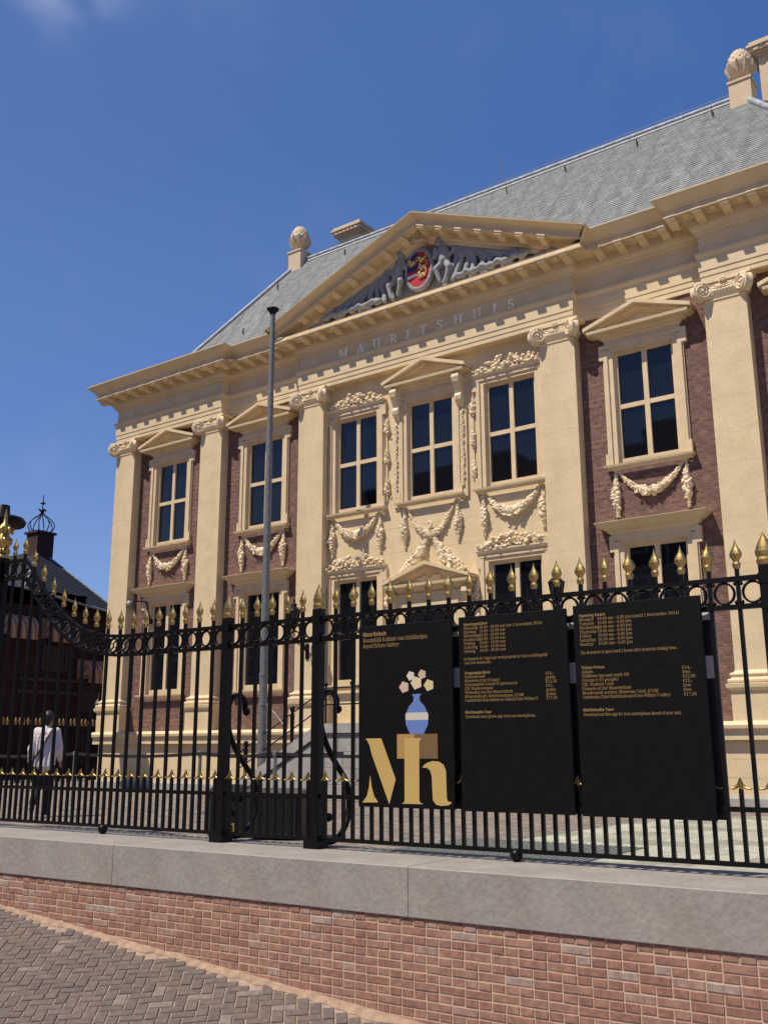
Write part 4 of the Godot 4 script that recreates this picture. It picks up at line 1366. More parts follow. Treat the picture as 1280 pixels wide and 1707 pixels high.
func fence_section(label: String, u0: float, u1: float, n: int, ball_at: Array, spear: Mesh, flame: Mesh, cut_after := 99.0) -> void:
	var s := thing("iron_fence_section", label, "fence", F(u0, 0, FENCE_OFF), FENCE_TURN, "black iron fence sections between the piers")
	var step := (u1 - u0) / n
	var rails := MB.new()
	rails.bx(0, u1 - u0, 0.222, 0.258, -0.018, 0.018)
	lump("bottom_rail", rails, M.iron, s)
	rails = MB.new()
	rails.bx(0, u1 - u0, 0.622, 0.660, -0.018, 0.018)
	lump("middle_rail", rails, M.iron, s)
	for ys in [[LOW_Y, "ring_rail"], [TOP_Y, "top_rail"]]:
		rails = MB.new()
		var k := int((u1 - u0) / 0.08) if u0 < -4.2 else 1
		for i in k:
			var a := u0 + (u1 - u0) * i / k
			var b := u0 + (u1 - u0) * (i + 1) / k
			var ya := curve_y(a, ys[0])
			var yb := curve_y(b, ys[0])
			if ys[1] == "top_rail" and k == 1:
				yb = ya
			a -= u0
			b -= u0
			var h := 0.02
			var z := 0.024
			var P := [Vector3(a, ya - h, z), Vector3(b, yb - h, z), Vector3(b, yb + h, z), Vector3(a, ya + h, z)]
			var Q := [Vector3(a, ya - h, -z), Vector3(b, yb - h, -z), Vector3(b, yb + h, -z), Vector3(a, ya + h, -z)]
			rails.quad(P[0], P[1], P[2], P[3])
			rails.quad(Q[1], Q[0], Q[3], Q[2])
			rails.quad(P[3], P[2], Q[2], Q[3])
			rails.quad(Q[0], Q[1], P[1], P[0])
			if i == 0:
				rails.quad(Q[0], P[0], P[3], Q[3])
			if i == k - 1:
				rails.quad(P[1], Q[1], Q[2], P[2])
		lump(ys[1], rails, M.iron, s)
	var bar := MB.new()
	bar.box(Vector3(0, 0.5, 0), Vector3(0.031, 1.0, 0.031))
	var bmesh := bar.mesh()
	var ring := MB.new()
	ring.lathe([Vector2(0.070, -0.016), Vector2(0.086, -0.016), Vector2(0.086, 0.016), Vector2(0.070, 0.016), Vector2(0.070, -0.016)], 22, Transform3D(Basis(Vector3.RIGHT, PI / 2), Vector3.ZERO))
	var rmesh := ring.mesh()
	var stud := MB.new()
	stud.ball(Vector3.ZERO, Vector3(0.017, 0.017, 0.024), 5, 8)
	var smesh := stud.mesh()
	for i in n + 1:
		var u := u0 + step * i
		var x := step * i
		if i > 0 and i < n:
			var top := curve_y(u, TOP_Y) + 0.085
			part("bar", bmesh, M.iron, s, Transform3D(Basis.from_scale(Vector3(1, top - 0.24, 1)), Vector3(x, 0.24, 0)))
			part("spearhead", spear, M.gold, s, Transform3D(Basis(Vector3.UP, rng.randf_range(-0.25, 0.25)), Vector3(x, top - 0.006, 0)))
		if i < n:
			var xm := x + step * 0.5
			part("short_bar", bmesh, M.iron, s, Transform3D(Basis.from_scale(Vector3(1, 0.55, 1)), Vector3(xm, 0.24, 0)))
			part("gilt_flame", flame, M.gold, s, Transform3D(Basis(Vector3.UP, rng.randf_range(-0.12, 0.12)), Vector3(xm, 0.798, 0)))
			var um := u0 + xm
			var ya := curve_y(um, LOW_Y)
			var yb := curve_y(um, TOP_Y)
			var tilt := atan((curve_y(um + 0.05, TOP_Y) - curve_y(um - 0.05, TOP_Y)) / 0.1)
			var sq: float = (yb - ya - 0.04) * cos(tilt) / 0.172
			part("ring", rmesh, M.iron, s, Transform3D(Basis(Vector3.BACK, tilt * 0.5) * Basis.from_scale(Vector3(min(step / 0.2, 1.0) * 1.0, clamp(sq, 0.6, 1.08), 1)), Vector3(xm, (ya + yb) * 0.5, 0)))
			if um < -4.6 and um > -6.7:
				part("scroll_ornament", scroll_mesh(), M.iron, s, Transform3D(Basis(Vector3.BACK, tilt), Vector3(xm, (ya + yb) * 0.5, 0)))
			for k in [-1.0, 1.0]:
				part("stud", smesh, M.iron, s, at(xm + k * 0.088, ya + 0.038 + k * sin(tilt) * 0.08, 0))
				part("stud", smesh, M.iron, s, at(xm + k * 0.088, yb - 0.038 + k * sin(tilt) * 0.08, 0))
	for u in ball_at:
		var mb := MB.new()
		mb.ball(Vector3(u - u0, 0.205, 0.0), Vector3(0.056, 0.056, 0.056), 10, 16)
		lump("ball_foot", mb, M.iron, s)

var _scroll: Mesh
func scroll_mesh() -> Mesh:
	if _scroll == null:
		var mb := MB.new()
		for s in [-1.0, 1.0]:
			var p := []
			for i in 14:
				var a := i / 13.0 * 5.2
				var r := 0.05 - i * 0.0028
				p.append(Vector3(s * (0.045 - cos(a) * r), sin(a) * r * 1.3 * s, 0))
			mb.tube(p, [0.010], 6)
		_scroll = mb.mesh()
	return _scroll

func fence_pier(label: String, u: float, big: Mesh) -> void:
	var s := thing("fence_pier", label, "fence pier", F(u, 0, FENCE_OFF), FENCE_TURN, "square iron fence piers with gilt tips")
	var mb := MB.new()
	mb.chamfer_box(Vector3(0, 1.38, 0), Vector3(0.098, 2.26, 0.098), 0.006)
	mb.bx(-0.055, 0.055, 2.36, 2.44, -0.055, 0.055)
	mb.bx(-0.055, 0.055, 2.16, 2.215, -0.055, 0.055)
	lump("shaft", mb, M.iron, s)
	mb = MB.new()
	mb.bx(-0.088, 0.088, 0.15, 0.245, -0.088, 0.088)
	mb.bx(-0.065, 0.065, 0.245, 0.27, -0.065, 0.065)
	lump("foot_block", mb, M.iron, s)
	part("spearhead", big, M.gold, s, at(0, 2.508, 0))
	# scrolled stay behind the pier, seen in the plane square to the fence
	mb = MB.new()
	var pts := []
	for p in [[-0.345, 1.50], [-0.315, 1.53], [-0.32, 1.60], [-0.25, 1.665], [-0.13, 1.655], [-0.055, 1.56], [-0.035, 1.42], [-0.09, 1.25], [-0.20, 1.08], [-0.33, 0.94], [-0.47, 0.80], [-0.545, 0.64], [-0.545, 0.46], [-0.46, 0.30], [-0.30, 0.20], [-0.13, 0.21], [-0.05, 0.30], [-0.05, 0.41], [-0.13, 0.455], [-0.20, 0.43]]:
		pts.append(Vector3(0, p[1], p[0]))
	mb.tube(arc(pts, 4), [0.034], 8, 0.9, Vector3.RIGHT)
	mb.ball(pts[0], Vector3(0.045, 0.045, 0.045), 6, 10)
	mb.ball(pts[-1], Vector3(0.045, 0.045, 0.045), 6, 10)
	lump("scroll_stay", mb, M.iron, s)

func fence() -> void:
	var spear := spear_mesh(false)
	var big := spear_mesh(true)
	var flame := flame_mesh()
	fence_section("black iron fence section sweeping up at its left end beside the gilt crest", -9.34, -3.0, 29, [-4.85], spear, flame)
	fence_section("short black iron fence section between two piers in front of the flagpole", -3.0, -1.735, 6, [], spear, flame)
	fence_section("long black iron fence section carrying the three dark notice boards", -1.735, 2.72, 20, [0.45], spear, flame)
	fence_section("black iron fence section continuing past the pier at the right edge", 2.72, 7.17, 20, [5.0], spear, flame)
	fence_pier("iron fence pier left of the flagpole with gilt leaf tip", -3.0, big)
	fence_pier("iron fence pier immediately left of the first notice board", -1.735, big)
	fence_pier("iron fence pier at the far right edge, right of the last notice board", 2.72, big)
	# gilt crest on the gate post at the left edge
	var g := thing("gate_post", "black gate post crowned by a gilt ornament at the left edge", "gate post", F(-7.22, 0, FENCE_OFF + 0.0), FENCE_TURN)
	var mb := MB.new()
	mb.bx(-0.07, 0.07, 0.15, 3.64, -0.075, 0.075)
	lump("shaft", mb, M.iron, g)
	mb = MB.new()
	mb.lathe([Vector2(0.09, 3.64), Vector2(0.10, 3.67), Vector2(0.07, 3.70), Vector2(0.06, 3.76), Vector2(0.10, 3.84), Vector2(0.105, 3.90), Vector2(0.07, 3.97), Vector2(0.06, 4.02), Vector2(0.09, 4.06), Vector2(0.07, 4.10), Vector2(0.03, 4.14), Vector2(0.025, 4.22), Vector2(0.0, 4.36)], 12)
	for i in 12:
		var a := TAU * i / 12
		mb.ball(Vector3(sin(a) * 0.10, 3.88 + 0.15 * (i % 2), cos(a) * 0.10), Vector3(0.03, 0.05, 0.03), 4, 6)
		mb.ball(Vector3(sin(a) * 0.075, 3.74, cos(a) * 0.075), Vector3(0.025, 0.04, 0.025), 4, 6)
	lump("gilt_crest", mb, M.gold, g)

# ---------------------------------------------------------------- notice boards
func write(b: Node, s: String, x: float, y: float, em: float, width := 0.0, bold := false, serif := true, italic := false) -> void:
	var tm := TextMesh.new()
	tm.text = s
	tm.font = font_of("Droid Serif" if serif else "Droid Sans", 700 if bold else 400, italic)
	tm.font_size = 32
	tm.pixel_size = em / 32.0
	tm.depth = 0.001
	tm.curve_step = 3.0
	tm.horizontal_alignment = HORIZONTAL_ALIGNMENT_LEFT
	tm.vertical_alignment = VERTICAL_ALIGNMENT_CENTER
	var bb := tm.get_aabb()
	var k: float = width / bb.size.x if width > 0.0 else 1.0
	var sk := Basis.IDENTITY
	if italic:
		sk = Basis(Vector3(1, 0, 0), Vector3(0.2, 1, 0), Vector3(0, 0, 1))
	part("lettering", tm, M.print_text, b, Transform3D(sk * Basis.from_scale(Vector3(k, 1, 1)), Vector3(x - bb.position.x * k, y, 0.0135)))

func board(label: String, u: float, w: float, y0: float, y1: float) -> Node3D:
	var b := thing("notice_board", label, "notice board", F(u, y0, FENCE_OFF + 0.07), FENCE_TURN, "dark notice boards on the front of the fence")
	var mb := MB.new()
	mb.chamfer_box(Vector3(w * 0.5, (y1 - y0) * 0.5, 0), Vector3(w, y1 - y0, 0.024), 0.003)
	lump("panel", mb, M.board, b)
	mb = MB.new()
	for x in [0.2, w - 0.2]:
		for y in [0.10, y1 - y0 - 0.16]:
			mb.bx(x - 0.03, x + 0.03, y - 0.02, y + 0.02, -0.09, -0.011)
	lump("bracket", mb, M.iron, b)
	var back := thing("backing_board", "dark rear board directly behind the " + label.substr(5), "notice board", F(u, y0, FENCE_OFF - 0.07), FENCE_TURN, "dark boards on the back of the fence")
	mb = MB.new()
	mb.bx(0.035, w + 0.045, 0.0, y1 - y0 - 0.05, -0.012, 0.012)
	lump("panel", mb, M.rear_board, back)
	for y in [[1.09, 1.27], [1.56, 1.668]]:
		for x in [[0.06, 0.16], [w - 0.10, w + 0.044]]:
			mb = MB.new()
			mb.bx(x[0], x[1], y[0], y[1], 0.012, 0.016)
			lump("mounting_plate", mb, M.board_grey, back)
	return b

func mh_logo(b: Node, w: float, h: float, sc := 1.0, ox := 0.0, oy := 0.0, z := 0.0125) -> void:
	var shapes := [
		[[80, 1085], [217, 1083], [337, 1420], [283, 1622], [135, 1215], [118, 1145], [98, 1103]],
		[[122, 1385], [135, 1480], [155, 1555], [190, 1608], [55, 1608], [95, 1555], [112, 1480]],
		[[405, 1083], [552, 1080], [533, 1110], [528, 1590], [537, 1610], [558, 1622], [385, 1618], [404, 1608], [410, 1590], [412, 1100]],
		[[555, 1325], [570, 1303], [592, 1286], [640, 1270], [690, 1276], [725, 1302], [742, 1350], [745, 1570], [752, 1598], [785, 1608], [760, 1630], [700, 1636], [660, 1625], [636, 1590], [630, 1400], [618, 1348], [592, 1325]]]
	for s in shapes:
		var pl := PackedVector2Array()
		for q in s:
			var t: float = (q[0] - 20.0) / 785.0
			var top: float = 135.0 - 70.0 * t
			var bot: float = 1640.0 + 28.0 * t
			var v: float = (q[1] - top) / (bot - top)
			pl.append(Vector2(ox + t * w * sc, oy + (1.0 - v) * h * sc))
		var mb := MB.new()
		mb.prism(pl, z, z + 0.001)
		lump("logo_letter", mb, M.print_gold, b)

func boards() -> void:
	var p1 := board("dark notice board with picture and large gold letters", -1.165, 1.06, 0.565, 2.275)
	var p2 := board("dark notice board with Dutch text in the middle", -0.03, 1.075, 0.558, 2.285)
	var p3 := board("dark notice board with English opening hours", 1.11, 1.10, 0.553, 2.30)
	var H := 1.71
	write(p1, "Mauritshuis", 0.055, H * 0.952, 0.056, 0.275, true, false)
	write(p1, "Koninklijk Kabinet van Schilderijen", 0.055, H * 0.918, 0.052, 0.74)
	write(p1, "Royal Picture Gallery", 0.055, H * 0.885, 0.050, 0.42, false, true, true)
	mh_logo(p1, 1.06, H)
	# a plain painted still life stands in for the printed picture
	var art := [
		[Color(0.17, 0.10, 0.05), [[0.42, 0.27], [0.84, 0.27], [0.84, 0.40], [0.42, 0.40]]],
		[Color(0.40, 0.24, 0.08), [[0.42, 0.27], [0.60, 0.27], [0.60, 0.40], [0.42, 0.40]]],
		[Color(0.12, 0.20, 0.48), [[0.56, 0.40], [0.70, 0.40], [0.745, 0.45], [0.75, 0.50], [0.71, 0.55], [0.665, 0.575], [0.66, 0.60], [0.68, 0.615], [0.58, 0.615], [0.60, 0.60], [0.595, 0.575], [0.55, 0.55], [0.51, 0.50], [0.515, 0.45]]],
		[Color(0.55, 0.52, 0.44), [[0.513, 0.475], [0.747, 0.475], [0.75, 0.50], [0.74, 0.515], [0.52, 0.515], [0.51, 0.50]]]]
	for f in [[0.50, 0.655, 0.055, Color(0.58, 0.42, 0.33)], [0.63, 0.675, 0.062, Color(0.62, 0.54, 0.34)], [0.76, 0.66, 0.055, Color(0.58, 0.50, 0.26)], [0.57, 0.715, 0.045, Color(0.60, 0.56, 0.50)], [0.69, 0.72, 0.045, Color(0.55, 0.40, 0.32)]]:
		var ring := []
		for q in 10:
			var a := TAU * q / 10
			ring.append([f[0] + cos(a) * f[2] * (1.0 if q % 2 else 0.8), f[1] + sin(a) * f[2] * 0.62 * (1.0 if q % 2 else 0.8)])
		art.append([f[3], ring])
	var k := 0
	for a in art:
		var pl := PackedVector2Array()
		for q in a[1]:
			pl.append(Vector2(q[0] * 1.06, (q[1] - 0.01) * H))
		var mb := MB.new()
		mb.col = a[0]
		mb.prism(pl, 0.0115, 0.0122 + k * 0.0001)
		lump("picture_shape", mb, M.print, p1)
		k += 1
	var rows2 := ["Maandag", "Dinsdag", "Woensdag", "Donderdag", "Vrijdag", "Zaterdag", "Zondag"]
	var hrs2 := ["10.00 - 18.00 uur (tot 1 november 2014)", "10.00 - 18.00 uur", "10.00 - 18.00 uur", "10.00 - 20.00 uur", "10.00 - 18.00 uur", "10.00 - 18.00 uur", "10.00 - 18.00 uur"]
	var pr2 := [["Volwassenen", "€14,-"], ["Kinderen (t/m 18 jaar)", "gratis"], ["Groepstarief (vanaf 15 personen)", "€12,50"], ["CJP, Studentenpas", "€11,-"], ["Vrienden van het Mauritshuis", "gratis"], ["Museumkaart, Rembrandtpas, ICOM", "gratis"], ["Combiticket Mauritshuis en Galerij Prins Willem V", "€17,50"]]
	var rows3 := ["Monday", "Tuesday", "Wednesday", "Thursday", "Friday", "Saturday", "Sunday"]
	var hrs3 := ["10.00 am - 6.00 pm (until 1 November 2014)", "10.00 am - 6.00 pm", "10.00 am - 6.00 pm", "10.00 am - 8.00 pm", "10.00 am - 6.00 pm", "10.00 am - 6.00 pm", "10.00 am - 6.00 pm"]
	var pr3 := [["Adults", "€14,-"], ["Children (up and until 18)", "free"], ["Groups (>15 people)", "€12,50"], ["CJP, Student Card", "€11,-"], ["Friends of the Mauritshuis", "free"], ["Rembrandt society, Museum Card, ICOM", "free"], ["Combination Ticket Mauritshuis and Prince William V Gallery", "€17,50"]]
	for e in [[p2, "Openingstijden", rows2, hrs2, ["De Brasserie is 7 dagen per week geopend tot 2 uur na sluitingstijd", "van het museum."], "Toegangsprijzen", pr2, "Multimedia Tour", "Download onze gratis app voor uw smartphone.", 0.86, 0.775, 0.70], [p3, "Opening hours", rows3, hrs3, ["The Brasserie is open until 2 hours after museum closing time."], "Ticket Prices", pr3, "Multimedia Tour", "Download our free app for your smartphone ahead of your visit.", 0.915, 0.80, 0.83]]:
		var b: Node = e[0]
		var top := 1.73 - 0.075
		var lh := 0.0352
		var em := 0.034
		write(b, e[1], 0.055, top, em, 0.0, true, false)
		for i in 7:
			write(b, e[2][i], 0.055, top - lh * (i + 1), em)
			write(b, e[3][i], 0.22, top - lh * (i + 1), em)
		for i in e[4].size():
			write(b, e[4][i], 0.055, top - lh * (9 + i), em, 0.83 if i == 0 else 0.0)
		var t2 := top - lh * 12.6
		write(b, e[5], 0.055, t2, em, 0.0, true, false)
		for i in 7:
			write(b, e[6][i][0], 0.055, t2 - lh * (i + 1), em, 0.0 if i < 6 else e[10] - 0.0 - 0.05)
			write(b, e[6][i][1], e[9] * 1.0, t2 - lh * (i + 1), em)
		write(b, e[7], 0.055, t2 - lh * 10.0, em, 0.0, true, false)
		write(b, e[8], 0.055, t2 - lh * 11.1, em, e[11])

# ---------------------------------------------------------------- things in the forecourt
func forecourt_things() -> void:
	var mb: MB
	# flagpole
	var p := thing("flagpole", "tall grey metal flagpole with flat black cap", "flagpole", Vector3(-3.28, 0, 2.0))
	mb = MB.new()
	mb.lathe([Vector2(0.108, 0), Vector2(0.105, 2.05), Vector2(0.112, 2.055), Vector2(0.112, 2.12), Vector2(0.100, 2.125), Vector2(0.098, 2.75), Vector2(0.106, 2.755), Vector2(0.106, 2.82), Vector2(0.094, 2.825), Vector2(0.088, 6.0), Vector2(0.066, 11.96)], 20)
	lump("pole", mb, M.steel, p)
	mb = MB.new()
	mb.lathe([Vector2(0.05, 11.92), Vector2(0.07, 11.94), Vector2(0.10, 12.02), Vector2(0.155, 12.07), Vector2(0.16, 12.10), Vector2(0.0, 12.11)], 20)
	lump("cap", mb, M.iron, p)
	mb = MB.new()
	mb.bx(0.10, 0.15, 2.06, 2.12, -0.03, 0.03)
	mb.tube([Vector3(0.14, 2.1, 0), Vector3(0.75, 1.62, 0.1)], [0.018], 6)
	lump("cleat", mb, M.steel, p)
	# entrance stairs
	var st := thing("entrance_stairs", "grey stone entrance stairs with sloping cheek wall and black iron handrail", "stairs", Vector3(0, 0, 0))
	var zf := 2.2
	mb = MB.new()
	for s in [-1.0, 1.0]:
		for i in 9:
			var x: float = 1.20 + i * 0.31
			mb.bx(min(s * x, s * (x + 0.31)), max(s * x, s * (x + 0.31)), 0.0, 1.42 - i * 0.157, 0.45, zf - 0.3)
	mb.bx(-1.2, 1.2, 0.0, 1.57, 0.35, zf - 0.3)
	lump("steps", mb, M.stair_stone, st)
	for s in [-1.0, 1.0]:
		mb = MB.new()
		mb.prism(PackedVector2Array([Vector2(s * 1.25, 0.0), Vector2(s * 1.25, 1.40), Vector2(s * 3.75, 0.05), Vector2(s * 3.75, 0.0)]), zf - 0.3, zf)
		lump("cheek_wall", mb, M.stair_stone, st)
		mb = MB.new()
		mb.prism(PackedVector2Array([Vector2(s * 1.24, 1.46), Vector2(s * 1.24, 1.60), Vector2(s * 1.45, 1.60), Vector2(s * 4.05, 0.20), Vector2(s * 4.05, 0.0), Vector2(s * 3.90, 0.02)]), zf - 0.36, zf + 0.05)
		lump("sloping_coping", mb, M.stair_stone, st)
	for j in 4:
		for i in 5:
			mb = MB.new()
			var x0 := -1.24 + i * 0.496 - (0.12 if j % 2 and i > 0 else 0.0)
			var x1 := -1.24 + (i + 1) * 0.496 - (0.12 if j % 2 and i < 4 else 0.0)
			mb.chamfer_box(Vector3((x0 + x1) * 0.5, 0.17 + j * 0.34, zf - 0.15), Vector3(x1 - x0 - 0.007, 0.333, 0.3), 0.006)
			lump("stone_block", mb, M.stair_stone, st)
	mb = MB.new()
	mb.bx(-1.30, 1.30, 1.365, 1.40, zf - 0.35, zf + 0.02)
	mb.bx(-1.34, 1.34, 1.42, 1.625, zf - 0.36, zf + 0.06)
	lump("landing_coping", mb, M.stair_stone, st)
	mb = MB.new()
	mb.bx(-1.23, 1.23, 0.0, 1.36, zf - 0.31, zf - 0.02)
	lump("core", mb, M.mortar, st)
	for s in [-1.0, 1.0]:
		mb = MB.new()
		var z := zf - 0.16
		for h in [0.42, 0.78]:
			mb.tube([Vector3(0.0, 1.62 + h, z), Vector3(s * 1.35, 1.62 + h, z), Vector3(s * 4.0, 0.20 + h, z)], [0.016], 6)
		for x in [0.62, 1.35]:
			mb.tube([Vector3(s * x, 1.6, z), Vector3(s * x, 2.46, z)], [0.022], 6)
			mb.ball(Vector3(s * x, 2.48, z), Vector3(0.05, 0.05, 0.05), 6, 10)
		lump("handrail", mb, M.iron, st)
		for x in [2.33, 3.75]:
			mb = MB.new()
			var y: float = 1.62 - (x - 1.4) * 0.536
			mb.lathe([Vector2(0.05, y - 0.05), Vector2(0.05, y + 0.1), Vector2(0.038, y + 0.12), Vector2(0.055, y + 0.72), Vector2(0.035, y + 0.76), Vector2(0.06, y + 0.83), Vector2(0.05, y + 0.90), Vector2(0, y + 0.92)], 12, at(s * x, 0, z))
			lump("rail_post", mb, M.iron, st)
	# queue posts with belts
	var spots := [Vector3(-5.9, 0, 7.9), Vector3(-3.17, 0, 7.23), Vector3(-0.54, 0, 6.54), Vector3(0.95, 0, 6.2)]
	var names := ["steel queue post at the left, beside the walking person", "steel queue post with black belt, second from the left", "steel queue post with black belt left of the first fence pier", "steel queue post behind the litter drum and crate"]
	var pm := MB.new()
	pm.lathe([Vector2(0.0, 0.0), Vector2(0.17, 0.0), Vector2(0.17, 0.015), Vector2(0.06, 0.04), Vector2(0.032, 0.05), Vector2(0.032, 0.97), Vector2(0.043, 0.975), Vector2(0.043, 1.05), Vector2(0.03, 1.06), Vector2(0.0, 1.06)], 14)
	var pmesh := pm.mesh()
	var proto: Node3D
	for i in 4:
		var o: Node3D
		if i == 0:
			o = thing("queue_post", names[i], "queue post", spots[i], 0.0, "belt posts in the forecourt")
			part("post", pmesh, M.steel, o)
			proto = o
		else:
			o = proto.duplicate()
			o.name = numbered("queue_post")
			add_child(o)
			o.position = spots[i]
			o.set_meta("label", names[i])
		mb = MB.new()
		var d: Vector3 = (spots[i + 1] - spots[i]) if i < 3 else Vector3(0.9, 0, -0.4)
		if i == 3:
			continue
		var pr := []
		for k in 9:
			var t := k / 8.0
			var q: Vector3 = d * t + Vector3(0, 1.015 - 0.05 * sin(t * PI), 0)
			pr.append(q)
		for k in 8:
			mb.quad(pr[k] - Vector3(0, 0.028, 0), pr[k + 1] - Vector3(0, 0.028, 0), pr[k + 1] + Vector3(0, 0.028, 0), pr[k] + Vector3(0, 0.028, 0))
			mb.quad(pr[k] + Vector3(0, 0.028, -0.004), pr[k + 1] + Vector3(0, 0.028, -0.004), pr[k + 1] - Vector3(0, 0.028, 0.004), pr[k] - Vector3(0, 0.028, 0.004))
		lump("belt", mb, M.belt, o)
	# litter drum and crate behind the short fence section
	var dr := thing("litter_drum", "dark round drum with domed lid and gold letters behind the fence", "bin", Vector3(3.28, 0, 9.6))
	mb = MB.new()
	mb.lathe([Vector2(0.28, 0.0), Vector2(0.29, 0.02), Vector2(0.30, 0.46), Vector2(0.30, 0.50)], 24)
	lump("drum", mb, M.black_plastic, dr)
	mb = MB.new()
	mb.lathe([Vector2(0.315, 0.49), Vector2(0.325, 0.52), Vector2(0.315, 0.57), Vector2(0.24, 0.62), Vector2(0.12, 0.645), Vector2(0.0, 0.65)], 24)
	lump("lid", mb, M.black_plastic, dr)
	mb = MB.new()
	mb.bx(-0.21, 0.21, 0.04, 0.44, 0.25, 0.305)
	var plate := lump("plate", mb, M.black_plastic, dr)
	plate.rotation.y = 0.62
	mh_logo(plate, 0.30, 0.62, 1.0, -0.15, 0.03, 0.306)
	var cr := thing("planter_crate", "dark square crate with pale rim beside the litter drum", "crate", Vector3(4.02, 0, 9.45), 0.35)
	mb = MB.new()
	for i in 6:
		for t in [-1.0, 1.0]:
			mb.bx(-0.33 + i * 0.11 + 0.004, -0.33 + (i + 1) * 0.11 - 0.004, 0.03, 0.56, t * 0.32 - 0.012, t * 0.32 + 0.012)
			mb.bx(t * 0.335 - 0.012, t * 0.335 + 0.012, 0.03, 0.56, -0.32 + i * 0.107 + 0.004, -0.32 + (i + 1) * 0.107 - 0.004)
	mb.bx(-0.33, 0.33, 0.02, 0.50, -0.31, 0.31)
	lump("slatted_box", mb, M.black_plastic, cr)
	mb = MB.new()
	for t in [-1.0, 1.0]:
		mb.bx(-0.36, 0.36, 0.56, 0.60, t * 0.32 - 0.035, t * 0.32 + 0.035)
		mb.bx(t * 0.335 - 0.035, t * 0.335 + 0.035, 0.561, 0.599, -0.285, 0.285)
	lump("rim", mb, M.steel, cr)
	# lanterns on the two middle pilasters
	for s in [-1.0, 1.0]:
		var l := thing("wall_lantern", "black iron lantern on a bracket on the pilaster %s of the entrance" % ("left" if s < 0 else "right"), "lantern", Vector3(s * 3.65, 4.0, 0.0), 0.0, "wall lanterns beside the entrance")
		mb = MB.new()
		var path := [Vector3(0, -0.55, 0.02), Vector3(0, -0.45, 0.10), Vector3(0, -0.25, 0.16), Vector3(0, -0.08, 0.30), Vector3(0, -0.03, 0.50), Vector3(0, -0.10, 0.66), Vector3(0, -0.05, 0.72)]
		mb.tube(arc(path, 4), [0.02], 6)
		mb.tube(arc([Vector3(0, -0.25, 0.16), Vector3(0, -0.36, 0.30), Vector3(0, -0.28, 0.42), Vector3(0, -0.2, 0.36)], 4), [0.015], 6)
		mb.bx(-0.05, 0.05, -0.7, -0.3, 0.0, 0.03)
		mb.tube([Vector3(0, -0.03, 0.5), Vector3(0, 0.04, 0.55)], [0.03], 6)
		lump("bracket", mb, M.iron, l)
		mb = MB.new()
		mb.lathe([Vector2(0.05, 0.0), Vector2(0.08, 0.04), Vector2(0.10, 0.06), Vector2(0.10, 0.08)], 6, at(0, 0.02, 0.55))
		mb.lathe([Vector2(0.175, 0.44), Vector2(0.18, 0.47), Vector2(0.10, 0.55), Vector2(0.07, 0.56), Vector2(0.07, 0.60), Vector2(0.085, 0.62), Vector2(0.04, 0.66), Vector2(0.02, 0.70), Vector2(0.03, 0.73), Vector2(0.0, 0.80)], 6, at(0, 0.02, 0.55))
		for i in 6:
			var a := TAU * i / 6
			mb.tube([Vector3(sin(a) * 0.10, 0.10, 0.55 + cos(a) * 0.10), Vector3(sin(a) * 0.165, 0.46, 0.55 + cos(a) * 0.165)], [0.011], 4)
		lump("lantern_frame", mb, M.iron, l)
		mb = MB.new()
		mb.lathe([Vector2(0.092, 0.08), Vector2(0.158, 0.45)], 6, at(0, 0.02, 0.55))
		lump("glass", mb, M.old_glass, l)
	# surveillance camera
	var cc := thing("security_camera", "small grey security camera on an arm beside the lower left window", "camera", Vector3(-10.25, 5.25, WALL_Z))
	mb = MB.new()
	mb.tube([Vector3(0.25, -0.45, 0.02), Vector3(0.10, 0.12, 0.10), Vector3(-0.25, 0.14, 0.42)], [0.022], 6)
	mb.bx(0.18, 0.32, -0.55, -0.40, 0.0, 0.03)
	lump("arm", mb, M.iron, cc)
	mb = MB.new()
	mb.ball(Vector3(-0.25, 0.0, 0.42), Vector3(0.11, 0.12, 0.11), 8, 12)
	mb.lathe([Vector2(0.115, 0.0), Vector2(0.12, 0.06), Vector2(0.08, 0.14), Vector2(0, 0.15)], 12, at(-0.25, 0, 0.42))
	lump("housing", mb, M.steel, cc)
	# hatched grating by the wall
	var gr := thing("floor_grating", "pale hatched metal grating on the ground right behind the fence", "grating", Vector3(6.05, 0, 8.25), 0.03)
	mb = MB.new()
	for i in 38:
		mb.bx(i * 0.06, i * 0.06 + 0.022, 0.012, 0.022, 0.0, 1.75)
	for i in 30:
		mb.bx(0, 2.25, 0.006, 0.0125, i * 0.06, i * 0.06 + 0.03)
	lump("bars", mb, M.grating, gr).set_meta("kind", "stuff")

